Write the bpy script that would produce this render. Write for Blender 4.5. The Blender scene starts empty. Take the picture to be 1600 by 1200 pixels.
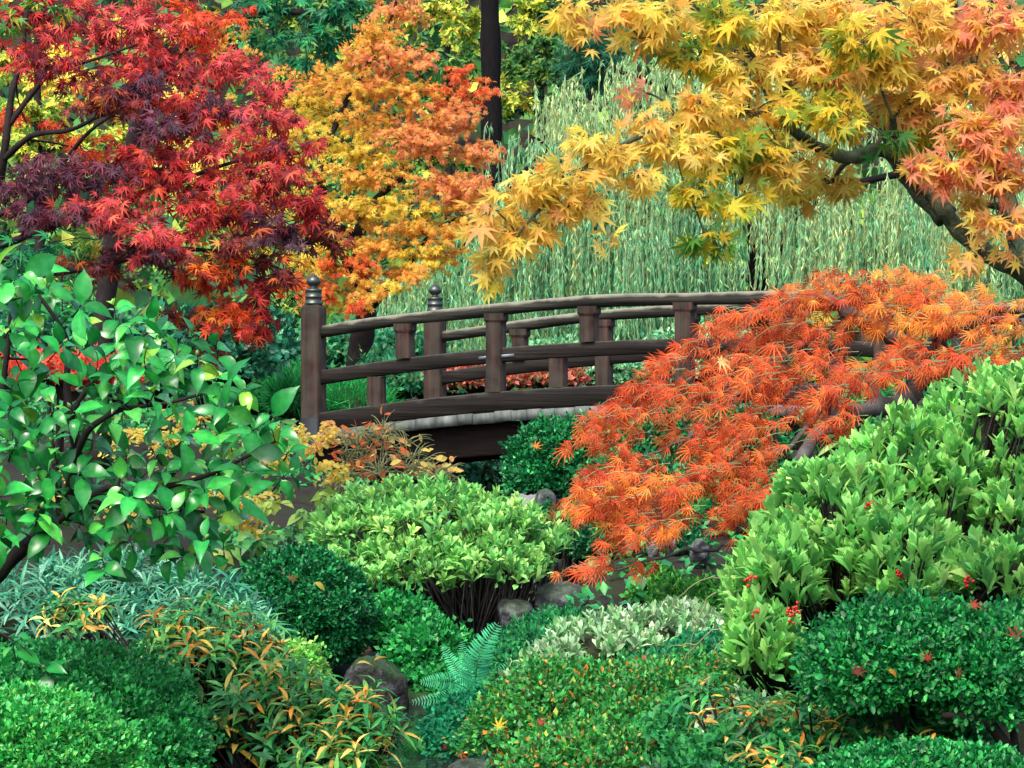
import bpy, math, numpy as np
from mathutils import Vector
R_ = math.radians
SC = bpy.context.scene
COL = SC.collection
# ------------------------------------------------------------------ camera, sky, sun, exposure
F = 4602.0                      # focal length in pixels of the 1600 x 1200 photograph
CZ = 2.0                        # camera height
cam_d = bpy.data.cameras.new('camera'); cam_d.sensor_width = 36; cam_d.lens = 36*F/1600
cam_d.clip_start = 0.1; cam_d.clip_end = 2000
cam = bpy.data.objects.new('camera', cam_d); COL.objects.link(cam)
cam.location = (0, 0, CZ); cam.rotation_euler = (R_(90), 0, 0)
SC.camera = cam
SUN_EL, SUN_AZ = 52.0, 205.0    # azimuth from +Y clockwise (behind the camera, over the left shoulder)
w = bpy.data.worlds.new('World'); SC.world = w; w.use_nodes = True
nt = w.node_tree; bg = nt.nodes['Background']
sky = nt.nodes.new('ShaderNodeTexSky'); sky.sky_type = 'NISHITA'; sky.sun_disc = False
sky.sun_elevation = R_(SUN_EL); sky.sun_rotation = R_(SUN_AZ); sky.dust_density = 4.0; sky.ozone_density = 0.6
nt.links.new(sky.outputs[0], bg.inputs[0]); bg.inputs[1].default_value = 0.15
sun_d = bpy.data.lights.new('sun', 'SUN'); sun_d.energy = 1.5; sun_d.angle = R_(24); sun_d.color = (1, .965, .9)
sun = bpy.data.objects.new('sun', sun_d); COL.objects.link(sun)
sd = Vector((math.sin(R_(SUN_AZ))*math.cos(R_(SUN_EL)), math.cos(R_(SUN_AZ))*math.cos(R_(SUN_EL)), math.sin(R_(SUN_EL))))
sun.rotation_euler = sd.to_track_quat('Z', 'Y').to_euler()
SC.view_settings.view_transform = 'Standard'; SC.view_settings.look = 'None'
SC.view_settings.exposure = 1.4; SC.view_settings.gamma = 1; SC.view_settings.use_curve_mapping = False
SC.cycles.max_bounces = 8; SC.cycles.diffuse_bounces = 5; SC.cycles.glossy_bounces = 3
SC.cycles.transmission_bounces = 4; SC.cycles.transparent_max_bounces = 4
SC.cycles.use_denoising = True

# ------------------------------------------------------------------ helpers
rng = np.random.default_rng(11)
def P(px, py, D):
    """a point at distance D seen at a pixel of the photograph"""
    return np.array(((px-800)/F*D, D, CZ+(600-py)/F*D))
def nz(a):
    a = np.asarray(a, float); return a/np.maximum(np.linalg.norm(a, axis=-1, keepdims=True), 1e-9)
def rnd(n): return nz(rng.normal(size=(n, 3)))
def lin(c):
    c = np.asarray(c, float)/255.; return np.where(c <= .04045, c/12.92, ((c+.055)/1.055)**2.4)
_ph = rng.uniform(0, 6.28, (3, 12)); _kd = nz(rng.normal(size=(12, 3)))
def noise(p, f=1., s=0):
    p = np.asarray(p, float)*f
    a = sum(np.sin(p@_kd[i]*(1+.35*(i % 4))+_ph[s % 3, i]+s) for i in range(12))
    return a/3.5
def pal(entries, n, jit=.16, k=1.0):
    """n leaf colours drawn from [(r, g, b, weight), ...] in sRGB"""
    e = np.array(entries, float); i = rng.choice(len(e), n, p=e[:, 3]/e[:, 3].sum())
    c = lin(e[i, :3])
    j = rng.choice(len(e), n, p=e[:, 3]/e[:, 3].sum()); t = rng.random((n, 1))*.18
    c = c*(1-t)+lin(e[j, :3])*t
    c = c*np.exp(rng.normal(0, jit, (n, 1)))*np.exp(rng.normal(0, .05, (n, 3)))
    return np.clip(c*k, .004, .82)

def mesh(name, V, faces, smooth=False, col=None, tw=None):
    """faces: (m, 3) or (m, 4) array or a list of such arrays / tuples"""
    me = bpy.data.meshes.new(name)
    if isinstance(faces, np.ndarray): faces = [faces]
    loops = []; starts = []; n = 0
    for f in faces:
        f = np.asarray(f)
        if f.ndim == 1: f = f[None]
        loops.append(f.ravel()); starts.append(n+np.arange(len(f))*f.shape[1]); n += f.size
    loops = np.concatenate(loops).astype(np.int32); starts = np.concatenate(starts).astype(np.int32)
    V = np.asarray(V, np.float32)
    me.vertices.add(len(V)); me.vertices.foreach_set('co', V.ravel())
    me.loops.add(len(loops)); me.loops.foreach_set('vertex_index', loops)
    me.polygons.add(len(starts)); me.polygons.foreach_set('loop_start', starts)
    if col is not None:
        a = me.attributes.new('col', 'FLOAT_COLOR', 'POINT')
        a.data.foreach_set('color', np.c_[col, np.ones(len(col))].astype(np.float32).ravel())
    if tw is not None:
        a = me.attributes.new('tw', 'FLOAT', 'POINT'); a.data.foreach_set('value', np.asarray(tw, np.float32))
    if smooth: me.polygons.foreach_set('use_smooth', np.ones(len(starts), bool))
    me.update(calc_edges=True)
    return me
def obj(name, me, mat=None, parent=None, kind=None):
    o = bpy.data.objects.new(name, me); COL.objects.link(o)
    if mat and not me.materials: me.materials.append(mat)
    if parent: o.parent = parent; o.matrix_parent_inverse = PINV[parent.name]
    if kind: o['kind'] = kind
    return o
PINV = {}
def thing(name, label, cat, loc, group=None):
    o = bpy.data.objects.new(name, None); COL.objects.link(o); o.location = [float(v) for v in loc]
    o.empty_display_size = .1
    from mathutils import Matrix
    PINV[o.name] = Matrix.Translation(o.location).inverted()
    return tag(o, label, cat, group)
def tag(o, label, cat, group=None):
    o['label'] = label; o['category'] = cat
    if group: o['group'] = group
    return o

class Acc:
    """collects tubes, boxes and lathes of ONE part"""
    def __init__(s): s.V = []; s.Q = []; s.T = []; s.n = 0
    def tube(s, pts, rad, k=6, cap=True):
        pts = np.asarray(pts, float); m = len(pts); rad = np.broadcast_to(np.asarray(rad, float), (m,))
        t = nz(np.gradient(pts, axis=0)); up = np.array((.31, .22, .93))
        a = np.cross(t, up); a = np.where(np.linalg.norm(a, axis=1, keepdims=True) < .15, np.cross(t, (1., .1, 0)), a)
        a = nz(a); b = np.cross(a, t)
        th = np.linspace(0, 2*np.pi, k, endpoint=False)
        ring = a[:, None]*np.cos(th)[None, :, None]+b[:, None]*np.sin(th)[None, :, None]
        V = pts[:, None]+ring*rad[:, None, None]
        i = np.arange(m-1)[:, None]*k; j = np.arange(k)[None]; j2 = (j+1) % k
        q = np.stack([i+j, i+j2, i+k+j2, i+k+j], -1).reshape(-1, 4)
        s.V.append(V.reshape(-1, 3)); s.Q.append(q+s.n)
        if cap and k > 3:
            e = (m-1)*k
            for off, rev in ((0, True), (e, False)):
                idx = np.arange(k)+off
                if rev: idx = idx[::-1]
                s.T.append(np.stack([np.full(k-2, idx[0]), idx[1:-1], idx[2:]], -1)+s.n)
        s.n += m*k; return s
    def hexa(s, c8):
        """8 corners: 4 of the bottom ring, 4 of the top ring"""
        s.V.append(np.asarray(c8, float))
        q = np.array([[3, 2, 1, 0], [4, 5, 6, 7], [0, 1, 5, 4], [1, 2, 6, 5], [2, 3, 7, 6], [3, 0, 4, 7]])
        s.Q.append(q+s.n); s.n += 8; return s
    def lathe(s, base, prof, k=20):
        prof = np.array(prof, float); th = np.linspace(0, 2*np.pi, k, endpoint=False)
        V = np.stack([prof[:, None, 0]*np.cos(th), prof[:, None, 0]*np.sin(th), np.repeat(prof[:, 1:2], k, 1)], -1)+np.asarray(base)
        m = len(prof); i = np.arange(m-1)[:, None]*k; j = np.arange(k)[None]; j2 = (j+1) % k
        s.V.append(V.reshape(-1, 3)); s.Q.append(np.stack([i+j, i+j2, i+k+j2, i+k+j], -1).reshape(-1, 4)+s.n); s.n += m*k; return s
    def mesh(s, name, smooth=False):
        V = np.concatenate(s.V); fs = []
        if s.Q: fs.append(np.concatenate(s.Q))
        if s.T: fs.append(np.concatenate(s.T))
        return mesh(name, V, fs, smooth)
    def build(s, name, mat, parent=None, smooth=False, kind=None): return obj(name, s.mesh(name, smooth), mat, parent, kind)

# ------------------------------------------------------------------ materials
def nodes(name):
    m = bpy.data.materials.new(name); m.use_nodes = True
    return m, m.node_tree, m.node_tree.nodes['Principled BSDF'], m.node_tree.nodes['Material Output']
def leafmat(name, rough=.5, trans=.3, tip=(1, 1, 1), spec=.4, byobj=False, mott=.25, nscale=40):
    m, t, b, out = nodes(name); N = t.nodes; L = t.links
    if byobj: src = N.new('ShaderNodeObjectInfo').outputs['Color']
    else:
        a = N.new('ShaderNodeAttribute'); a.attribute_name = 'col'; src = a.outputs['Color']
    tw = N.new('ShaderNodeAttribute'); tw.attribute_name = 'tw'
    mx = N.new('ShaderNodeMix'); mx.data_type = 'RGBA'; mx.inputs[6].default_value = (1, 1, 1, 1); mx.inputs[7].default_value = (*tip, 1)
    L.new(tw.outputs['Fac'], mx.inputs[0])
    mu = N.new('ShaderNodeMix'); mu.data_type = 'RGBA'; mu.blend_type = 'MULTIPLY'; mu.inputs[0].default_value = 1
    L.new(src, mu.inputs[6]); L.new(mx.outputs[2], mu.inputs[7])
    g = N.new('ShaderNodeNewGeometry'); nx = N.new('ShaderNodeTexNoise'); nx.inputs['Scale'].default_value = nscale; nx.inputs['Detail'].default_value = 3
    L.new(g.outputs['Position'], nx.inputs['Vector'])
    mr = N.new('ShaderNodeMapRange'); mr.inputs[1].default_value = .3; mr.inputs[2].default_value = .7
    mr.inputs[3].default_value = 1-mott; mr.inputs[4].default_value = 1+mott
    L.new(nx.outputs['Fac'], mr.inputs[0])
    m2 = N.new('ShaderNodeVectorMath'); m2.operation = 'SCALE'; L.new(mu.outputs[2], m2.inputs[0]); L.new(mr.outputs[0], m2.inputs['Scale'])
    L.new(m2.outputs[0], b.inputs['Base Color']); b.inputs['Roughness'].default_value = rough; b.inputs['Specular IOR Level'].default_value = spec
    tr = N.new('ShaderNodeBsdfTranslucent'); L.new(m2.outputs[0], tr.inputs['Color'])
    ms = N.new('ShaderNodeMixShader'); ms.inputs[0].default_value = trans
    L.new(b.outputs[0], ms.inputs[1]); L.new(tr.outputs[0], ms.inputs[2]); L.new(ms.outputs[0], out.inputs['Surface'])
    return m
LM = {}
def lm(name, **kw):
    LM[name] = (leafmat(name, **kw), leafmat(name+'_single', byobj=True, **kw))
lm('maple', rough=.5, trans=.45, tip=(1.05, .85, .85), spec=.35, mott=.15)
lm('gold', rough=.55, trans=.64, tip=(1.02, .95, .9), spec=.2, mott=.12)
lm('lace', rough=.6, trans=.34, tip=(1.05, .88, .8), spec=.15)
lm('glossy', rough=.25, trans=.26, tip=(1.7, 1.4, 1.2), spec=.5, mott=.22)
lm('skimmia', rough=.5, trans=.35, tip=(1.6, 1.4, 1.15), spec=.22, mott=.12)  # pale leaf tips and margins, with their cream sheen painted into the tint
lm('box', rough=.38, trans=.25, tip=(1.3, 1.25, 1.1), spec=.32, mott=.3, nscale=14)
lm('soft', rough=.6, trans=.3, tip=(1.15, 1.1, 1.05), spec=.25, mott=.3, nscale=6)
lm('azalea', rough=.4, trans=.3, tip=(1.15, 1.05, 1), spec=.4, mott=.2)

def ramp_mat(name, stops, scale=6, rough=.85, stretch=(1, 1, 1), bump=.3, bscale=None, spec=.12, up=None, detail=8, rot=None, coord='Object', bdist=.02):
    """noise-driven colour; up = (r, g, b, amount): weathering or moss that sits on upward faces"""
    m, t, b, out = nodes(name); N = t.nodes; L = t.links
    tc = N.new('ShaderNodeTexCoord'); mp = N.new('ShaderNodeMapping'); mp.vector_type = 'TEXTURE'; mp.inputs['Scale'].default_value = [1/v for v in stretch]
    if rot: mp.inputs['Rotation'].default_value = rot
    L.new(tc.outputs[coord], mp.inputs['Vector'])
    nx = N.new('ShaderNodeTexNoise'); nx.inputs['Scale'].default_value = scale; nx.inputs['Detail'].default_value = detail; nx.inputs['Roughness'].default_value = .65
    L.new(mp.outputs[0], nx.inputs['Vector'])
    cr = N.new('ShaderNodeValToRGB'); L.new(nx.outputs['Fac'], cr.inputs[0])
    el = cr.color_ramp.elements
    while len(el) < len(stops): el.new(.5)
    for e, (p, c) in zip(el, stops): e.position = p; e.color = (*c, 1)
    c = cr.outputs[0]
    if up:
        g = N.new('ShaderNodeNewGeometry'); sp = N.new('ShaderNodeSeparateXYZ'); L.new(g.outputs['Normal'], sp.inputs[0])
        n2 = N.new('ShaderNodeTexNoise'); n2.inputs['Scale'].default_value = 7; n2.inputs['Detail'].default_value = 6; L.new(tc.outputs[coord], n2.inputs['Vector'])
        ad = N.new('ShaderNodeMath'); ad.operation = 'MULTIPLY_ADD'; L.new(n2.outputs['Fac'], ad.inputs[0]); ad.inputs[1].default_value = 1.2; L.new(sp.outputs['Z'], ad.inputs[2])
        mr = N.new('ShaderNodeMapRange'); L.new(ad.outputs[0], mr.inputs[0]); mr.inputs[1].default_value = .95; mr.inputs[2].default_value = 1.5; mr.inputs[4].default_value = up[3]
        mx = N.new('ShaderNodeMix'); mx.data_type = 'RGBA'; L.new(mr.outputs[0], mx.inputs[0]); L.new(c, mx.inputs[6]); mx.inputs[7].default_value = (*up[:3], 1); c = mx.outputs[2]
    L.new(c, b.inputs['Base Color']); b.inputs['Roughness'].default_value = rough; b.inputs['Specular IOR Level'].default_value = spec
    if bump:
        n3 = nx
        if bscale:
            n3 = N.new('ShaderNodeTexNoise'); n3.inputs['Scale'].default_value = bscale; n3.inputs['Detail'].default_value = 8; L.new(mp.outputs[0], n3.inputs['Vector'])
        bp = N.new('ShaderNodeBump'); bp.inputs['Strength'].default_value = bump; bp.inputs['Distance'].default_value = bdist
        L.new(n3.outputs['Fac'], bp.inputs['Height']); L.new(bp.outputs[0], b.inputs['Normal'])
    return m
BA = R_(-22)
M_wood = ramp_mat('stained_wood', [(.3, (0.0032, 0.0018, 0.0016)), (.46, (0.0113, 0.0048, 0.0038)), (.6, (0.0292, 0.0120, 0.0092)), (.76, (0.0607, 0.0300, 0.0232))], scale=3, stretch=(7, 7, .35), spec=.08, rough=.65, bump=.5, up=(.045, .048, .038, .45))
M_rail = ramp_mat('weathered_rail', [(.3, (0.0042, 0.0042, 0.0035)), (.46, (0.0154, 0.0147, 0.0119)), (.6, (0.0350, 0.0336, 0.0273)), (.75, (0.0770, 0.0735, 0.0595))], scale=3, stretch=(.35, 7, 9), rot=(0, 0, BA), spec=.12, rough=.72, bump=.6, up=(.19, .185, .14, .9))
M_beam = ramp_mat('weathered_beam', [(.3, (0.0026, 0.0023, 0.0020)), (.46, (0.0072, 0.0059, 0.0052)), (.6, (0.0163, 0.0130, 0.0111)), (.78, (0.0358, 0.0292, 0.0247))], scale=3, stretch=(.35, 7, 9), rot=(0, 0, BA), spec=.12, rough=.7, bump=.5, up=(.06, .058, .046, .7))
M_plank = ramp_mat('bleached_plank', [(.3, (0.0144, 0.0173, 0.0144)), (.42, (0.0720, 0.0828, 0.0756)), (.55, (0.1224, 0.1368, 0.1296)), (.7, (0.1944, 0.2088, 0.2016))], scale=2.2, stretch=(3.2, 3.2, 1.0), rough=.85, bump=.3)
M_dark = ramp_mat('dark_timber', [(.3, (0.0063, 0.0042, 0.0035)), (.7, (0.0175, 0.0119, 0.0098))], scale=5, stretch=(.6, 5, 9), rot=(0, 0, BA), spec=.12, rough=.8)
M_pier = ramp_mat('concrete_pier', [(.3, (.10, .105, .11)), (.7, (.2, .21, .21))], scale=6, rough=.9)
M_bark = ramp_mat('maple_bark', [(.3, (.012, .016, .012)), (.45, (.045, .06, .036)), (.58, (.10, .125, .075)), (.72, (.22, .23, .17))], scale=14, rough=.85, bump=1, up=(.12, .2, .10, .7), bdist=.03, detail=12)
M_twig = ramp_mat('dark_bark', [(.3, (0.0091, 0.0072, 0.0072)), (.7, (0.0292, 0.0221, 0.0221))], scale=12, rough=.8, bump=.3)
M_grey = ramp_mat('grey_bark', [(.3, (.04, .038, .036)), (.55, (.095, .09, .085)), (.8, (.2, .2, .18))], scale=9, rough=.85, bump=.5)
M_black = ramp_mat('furrowed_black_bark', [(.3, (0.0021, 0.0017, 0.0024)), (.7, (0.0084, 0.0070, 0.0084))], scale=8, stretch=(3, 3, .5), rough=.9, bump=.8)
M_straw = ramp_mat('straw_twig', [(.3, (.16, .24, .10)), (.7, (.36, .42, .2))], scale=9, rough=.7, bump=0)
M_olive = ramp_mat('olive_twig', [(.3, (.10, .12, .05)), (.7, (.24, .26, .13))], scale=9, rough=.7, bump=0)
M_core = ramp_mat('shade_core', [(.3, (.012, .016, .008)), (.7, (.035, .04, .02))], scale=30, rough=.95, bump=.6)  # twig brown kept dark, standing in for shade behind the leaf gaps
M_soil = ramp_mat('garden_soil', [(.25, (0.0088, 0.0072, 0.0056)), (.45, (0.0200, 0.0168, 0.0144)), (.58, (0.0200, 0.0248, 0.0112)), (.75, (0.0140, 0.0300, 0.0100))], scale=3, rough=.95, bump=.8, bscale=25)
M_rock = ramp_mat('river_rock', [(.3, (0.0135, 0.0150, 0.0165)), (.44, (0.0450, 0.0510, 0.0540)), (.56, (0.0900, 0.1013, 0.1050)), (.68, (0.1950, 0.2100, 0.2100))], scale=16, rough=.8, bump=1, up=(.06, .10, .04, .4), bdist=.05, detail=12)
M_wet = ramp_mat('wet_boulder', [(.3, (0.0060, 0.0060, 0.0060)), (.45, (0.0210, 0.0195, 0.0203)), (.58, (0.0413, 0.0413, 0.0450)), (.7, (0.1050, 0.1087, 0.1162))], scale=16, rough=.42, bump=1, up=(.028, .07, .014, .85), bdist=.05, detail=12)
M_pale = ramp_mat('pale_rock', [(.3, (0.0240, 0.0264, 0.0320)), (.45, (0.0720, 0.0760, 0.0880)), (.58, (0.1360, 0.1440, 0.1600)), (.7, (0.2880, 0.2880, 0.3200))], scale=16, rough=.85, bump=1, up=(.08, .13, .05, .5), bdist=.05, detail=12)
def metal(name, col, rough):
    m, t, b, out = nodes(name); b.inputs['Base Color'].default_value = (*col, 1); b.inputs['Metallic'].default_value = .85; b.inputs['Roughness'].default_value = rough
    nx = t.nodes.new('ShaderNodeTexNoise'); nx.inputs['Scale'].default_value = 25; mr = t.nodes.new('ShaderNodeMapRange'); mr.inputs[3].default_value = rough-.1; mr.inputs[4].default_value = rough+.2
    t.links.new(nx.outputs['Fac'], mr.inputs[0]); t.links.new(mr.outputs[0], b.inputs['Roughness']); return m
M_bronze = metal('patinated_bronze', (.075, .085, .075), .38)
M_iron = metal('zinc_plate', (.13, .15, .17), .5)
M_shoe = metal('dull_metal_shoe', (.022, .026, .03), .55)
m, t, b, out = nodes('stream_water')
b.inputs['Base Color'].default_value = (.012, .018, .016, 1); b.inputs['Roughness'].default_value = .06; b.inputs['Specular IOR Level'].default_value = .5
nx = t.nodes.new('ShaderNodeTexNoise'); nx.inputs['Scale'].default_value = 5; nx.inputs['Detail'].default_value = 3
bp = t.nodes.new('ShaderNodeBump'); bp.inputs['Strength'].default_value = .35; bp.inputs['Distance'].default_value = .03
tc = t.nodes.new('ShaderNodeTexCoord'); t.links.new(tc.outputs['Object'], nx.inputs['Vector']); t.links.new(nx.outputs['Fac'], bp.inputs['Height']); t.links.new(bp.outputs[0], b.inputs['Normal'])
M_water = m

# ------------------------------------------------------------------ ground and stream
CTRL = np.array([(x, y, z) for y, row in {
    3: [(-4, .5), (-1.5, .45), (0, .4), (1.5, .5), (4, .7)],
    7: [(-3.5, .45), (-1.5, .4), (-.3, .3), (.8, .42), (2, .6), (4, .9)],
    9: [(-3.5, .6), (-2, .5), (-1, .45), (-.3, .35), (.6, .45), (1.2, .55), (2, .7), (4, 1.1)],
    11: [(-4, .8), (-2.2, .6), (-1.2, .52), (-.4, .4), (.4, .6), (1, .75), (2, 1.0), (4, 1.4)],
    13: [(-4.5, 1.0), (-2.5, .75), (-1.4, .62), (-.4, .5), (.3, .72), (1, .9), (2, 1.15), (5, 1.6)],
    16: [(-5, 1.35), (-3, 1.1), (-1.6, .8), (-.8, .62), (0, .6), (.7, .9), (1.5, 1.15), (3, 1.4), (6, 1.8)],
    20: [(-6, 1.6), (-3.5, 1.3), (-1.7, 1.0), (-.3, .65), (.7, .95), (1.6, 1.2), (3, 1.4), (7, 1.8)],
    26: [(-9, 1.9), (-4, 1.62), (-2.1, 1.56), (-1.5, 1.1), (-.3, .7), (1, .85), (2.5, 1.05), (5, 1.3), (9, 1.8)],
    32: [(-12, 2.1), (-4, 1.65), (-1, 1.4), (1, 1.35), (4, 1.5), (12, 1.9)],
    45: [(-16, 2.6), (-6, 2.0), (0, 1.9), (6, 1.9), (16, 2.4)],
    60: [(-22, 6), (-8, 4.5), (0, 4.0), (8, 4.5), (22, 6)],
    90: [(-30, 17), (-10, 15), (0, 14.5), (10, 15), (30, 17)],
    140: [(-70, 30), (0, 27), (70, 30)], 260: [(-120, 40), (0, 38), (120, 40)]}.items() for x, z in row])
CTRL = np.concatenate([CTRL, [(.62, 15.6, 1.1), (.8, 15.5, 1.11), (.97, 15.0, 1.12), (.5, 15.9, .9), (.95, 14.6, .98)]])
SPINE = np.array([(-.3, 3), (-.32, 7), (-.38, 10), (-.41, 13), (-.25, 15), (-.05, 17.5), (-.2, 22), (-.3, 27), (-.2, 31)])
BED = np.array([.28, .3, .36, .42, .52, .56, .62, .68, 1.1])
def stream_x(y): return np.interp(y, SPINE[:, 1], SPINE[:, 0])
def ground_z(x, y):
    x = np.atleast_1d(np.asarray(x, float)); y = np.atleast_1d(np.asarray(y, float))
    sy = 2.2*np.log(np.maximum(y, 1)+2); cy = 2.2*np.log(np.maximum(CTRL[:, 1], 1)+2)
    k = 6./(y+3); kc = 6./(CTRL[:, 1]+3)
    d2 = (x*k)[:, None]-(CTRL[:, 0]*kc)[None]
    d2 = d2**2+((sy[:, None]-cy[None])*1.2)**2+.003
    wt = d2**-1.7; z = (wt*CTRL[:, 2]).sum(1)/wt.sum(1)
    z += .03*noise(np.c_[x, y, 0*x], 2.2)+.012*noise(np.c_[x, y, 0*x], 7)
    dx = np.abs(x-stream_x(y)); t = np.clip((dx-.22)/.5, 0, 1); t = t*t*(3-2*t)
    near = (y < 31); bed = np.interp(y, SPINE[:, 1], BED)
    return np.where(near, np.minimum(z, bed*(1-t)+z*t), z)
def gz(x, y): return float(ground_z(x, y)[0])
ys = np.concatenate([np.linspace(-12, 3, 8)[:-1], np.geomspace(3, 40, 150), np.geomspace(41, 260, 50)[1:]])
us = np.sign(np.linspace(-1, 1, 171))*np.abs(np.linspace(-1, 1, 171))**1.7
gx, gy = np.meshgrid(us, ys); gx = gx*(8+np.maximum(gy, 0)*.75)
zz = ground_z(gx.ravel(), gy.ravel())
V = np.c_[gx.ravel(), gy.ravel(), zz]
nu = len(us); i, j = np.meshgrid(np.arange(len(ys)-1), np.arange(nu-1), indexing='ij'); q = (i*nu+j).ravel()
g = obj('ground', mesh('ground', V, np.stack([q, q+1, q+nu+1, q+nu], -1), smooth=True), M_soil, kind='structure')
sy = np.linspace(4, 30, 90); wv = []
for s in np.linspace(-1, 1, 7): wv.append(np.c_[stream_x(sy)+s*.62, sy, np.interp(sy, SPINE[:, 1], BED)+.10])
wv = np.stack(wv, 1).reshape(-1, 3); i, j = np.meshgrid(np.arange(89), np.arange(6), indexing='ij'); q = (i*7+j).ravel()
obj('stream_water', mesh('stream_water', wv, np.stack([q, q+1, q+8, q+7], -1), smooth=True), M_water, kind='structure')

# ------------------------------------------------------------------ the bridge
A_ = np.array((math.cos(R_(22)), -math.sin(R_(22)), 0)); C_ = np.array((math.sin(R_(22)), math.cos(R_(22)), 0)); Zv = np.array((0, 0, 1.))
B0 = P(490, 660, 26); B0[2] = 0; LEN = 7.6; WID = 2.69
def arch(u): return .149*u-.0202*u*u
def bp_(u, v, z): return B0+A_*u+C_*v+Zv*z
bridge = thing('arched_footbridge', 'dark wooden arched footbridge with round handrails and bronze onion finials over the stream', 'bridge', B0+Zv*1.5)
def beam(acc, u0, u1, v, dz, h, wd, n=24, cham=.012):
    """a bent timber of rectangular section following the arch"""
    us = np.linspace(u0, u1, n); prof = [(-wd/2+cham, -h/2), (wd/2-cham, -h/2), (wd/2, -h/2+cham), (wd/2, h/2-cham), (wd/2-cham, h/2), (-wd/2+cham, h/2), (-wd/2, h/2-cham), (-wd/2, -h/2+cham)]
    V = np.array([[bp_(u, v+a, arch(u)+dz+b) for a, b in prof] for u in us]).reshape(-1, 3); k = 8
    i = np.arange(n-1)[:, None]*k; j = np.arange(k)[None]; j2 = (j+1) % k
    acc.V.append(V); acc.Q.append(np.stack([i+j, i+j2, i+k+j2, i+k+j], -1).reshape(-1, 4)+acc.n)
    for off in (0, (n-1)*k):
        idx = np.arange(k)+off; acc.T.append(np.stack([np.full(k-2, idx[0]), idx[1:-1], idx[2:]], -1)+acc.n)
    acc.n += n*k
def upright(acc, u, v, z0, z1, wu, wv, cham=.012, taper=1.):
    s = [(-wu/2+cham, -wv/2), (wu/2-cham, -wv/2), (wu/2, -wv/2+cham), (wu/2, wv/2-cham), (wu/2-cham, wv/2), (-wu/2+cham, wv/2), (-wu/2, wv/2-cham), (-wu/2, -wv/2+cham)]
    V = np.array([bp_(u+a*f, v+b*f, z) for z, f in ((z0, 1), (z1, taper)) for a, b in s]); k = 8
    j = np.arange(k); j2 = (j+1) % k
    acc.V.append(V); acc.Q.append(np.stack([j, j2, k+j2, k+j], -1)+acc.n)
    for off in (0, k):
        idx = np.arange(k)+off; acc.T.append(np.stack([np.full(k-2, idx[0]), idx[1:-1], idx[2:]], -1)+acc.n)
    acc.n += 2*k
for v in (0, WID):
    for u in (0, LEN):
        z0 = arch(u)
        a = Acc(); upright(a, u, v, 1.50+z0, 2.672+z0, .178, .178, .016); upright(a, u, v, 2.6725+z0, 2.70+z0, .176, .176, .02, .8)
        post = a.build('post', M_wood, bridge)
        fb = bp_(u, v, 2.701+z0)
        PINV[post.name] = PINV[bridge.name]
        pr = [(.0, 0), (.078, 0), (.078, .018), (.072, .022), (.072, .06), (.077, .064), (.077, .074), (.072, .078), (.072, .118), (.076, .122), (.074, .132), (.055, .142), (.036, .15), (.03, .158), (.034, .164),
              (.052, .176), (.061, .192), (.063, .207), (.058, .224), (.044, .242), (.026, .255), (.012, .265), (.004, .28), (0, .284)]
        f_ = obj('finial', Acc().lathe(fb, pr, 28).mesh('finial', True), M_bronze); f_.parent = post; f_.matrix_parent_inverse.identity()
        a = Acc(); upright(a, u, v, 1.46+z0, 1.70+z0 if v == 0 else 1.68+z0, .186, .186, .016); s_ = a.build('base_shoe', M_shoe); s_.parent = post; s_.matrix_parent_inverse.identity()
    us = np.linspace(.04, LEN-.04, 30); a = Acc()
    a.tube([bp_(u, v, arch(u)+2.445+.006*math.sin(u*3.1+v)) for u in us], [.054+.003*math.sin(u*5+v) for u in us], 14); a.build('handrail', M_rail, bridge, True)
    a = Acc(); beam(a, .05, LEN-.05, v, 2.045, .125, .09); a.build('middle_rail', M_beam, bridge)
    a = Acc(); beam(a, .06, LEN-.06, v, 1.650, .165, .14); a.build('sill_beam', M_beam, bridge)
    for k in range(4):
        uu = .884+k*1.712                                           # short strut with a cap, middle rail to handrail
        if uu < LEN-.3:
            z0 = arch(uu); a = Acc(); upright(a, uu, v, 2.1085+z0, 2.33+z0, .135, .135); s_ = a.build('strut', M_wood, bridge)
            a = Acc(); upright(a, uu, v, 2.3305+z0, 2.352+z0, .14, .14, .012, 1.2); upright(a, uu, v, 2.3525+z0, 2.41+z0, .17, .15); c_ = a.build('cap', M_wood); c_.parent = s_; c_.matrix_parent_inverse.identity()
        uu = 1.741+k*1.712                                          # full strut through the middle rail
        if uu < LEN-.3:
            z0 = arch(uu); a = Acc(); upright(a, uu, v, 1.7335+z0, 2.33+z0, .14, .15); s_ = a.build('strut', M_wood, bridge)
            a = Acc(); upright(a, uu, v, 2.3305+z0, 2.352+z0, .145, .145, .012, 1.2); upright(a, uu, v, 2.3525+z0, 2.41+z0, .175, .155); c_ = a.build('cap', M_wood); c_.parent = s_; c_.matrix_parent_inverse.identity()
        uu = .61+k*1.705                                            # short strut, sill to middle rail
        if uu < LEN-.3:
            z0 = arch(uu); a = Acc(); upright(a, uu, v, 1.7335+z0, 1.981+z0, .135, .13); a.build('strut', M_wood, bridge)
    a = Acc(); beam(a, .0, LEN, v+(.16 if v == 0 else -.16), 1.33, .28, .16); a.build('girder', M_dark, bridge)
    a = Acc(); beam(a, 1.60, 1.93, v-.049 if v == 0 else v+.049, 2.035, .028, .008, 4, .003); a.build('metal_strap', M_iron, bridge)
u = -.12
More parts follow.
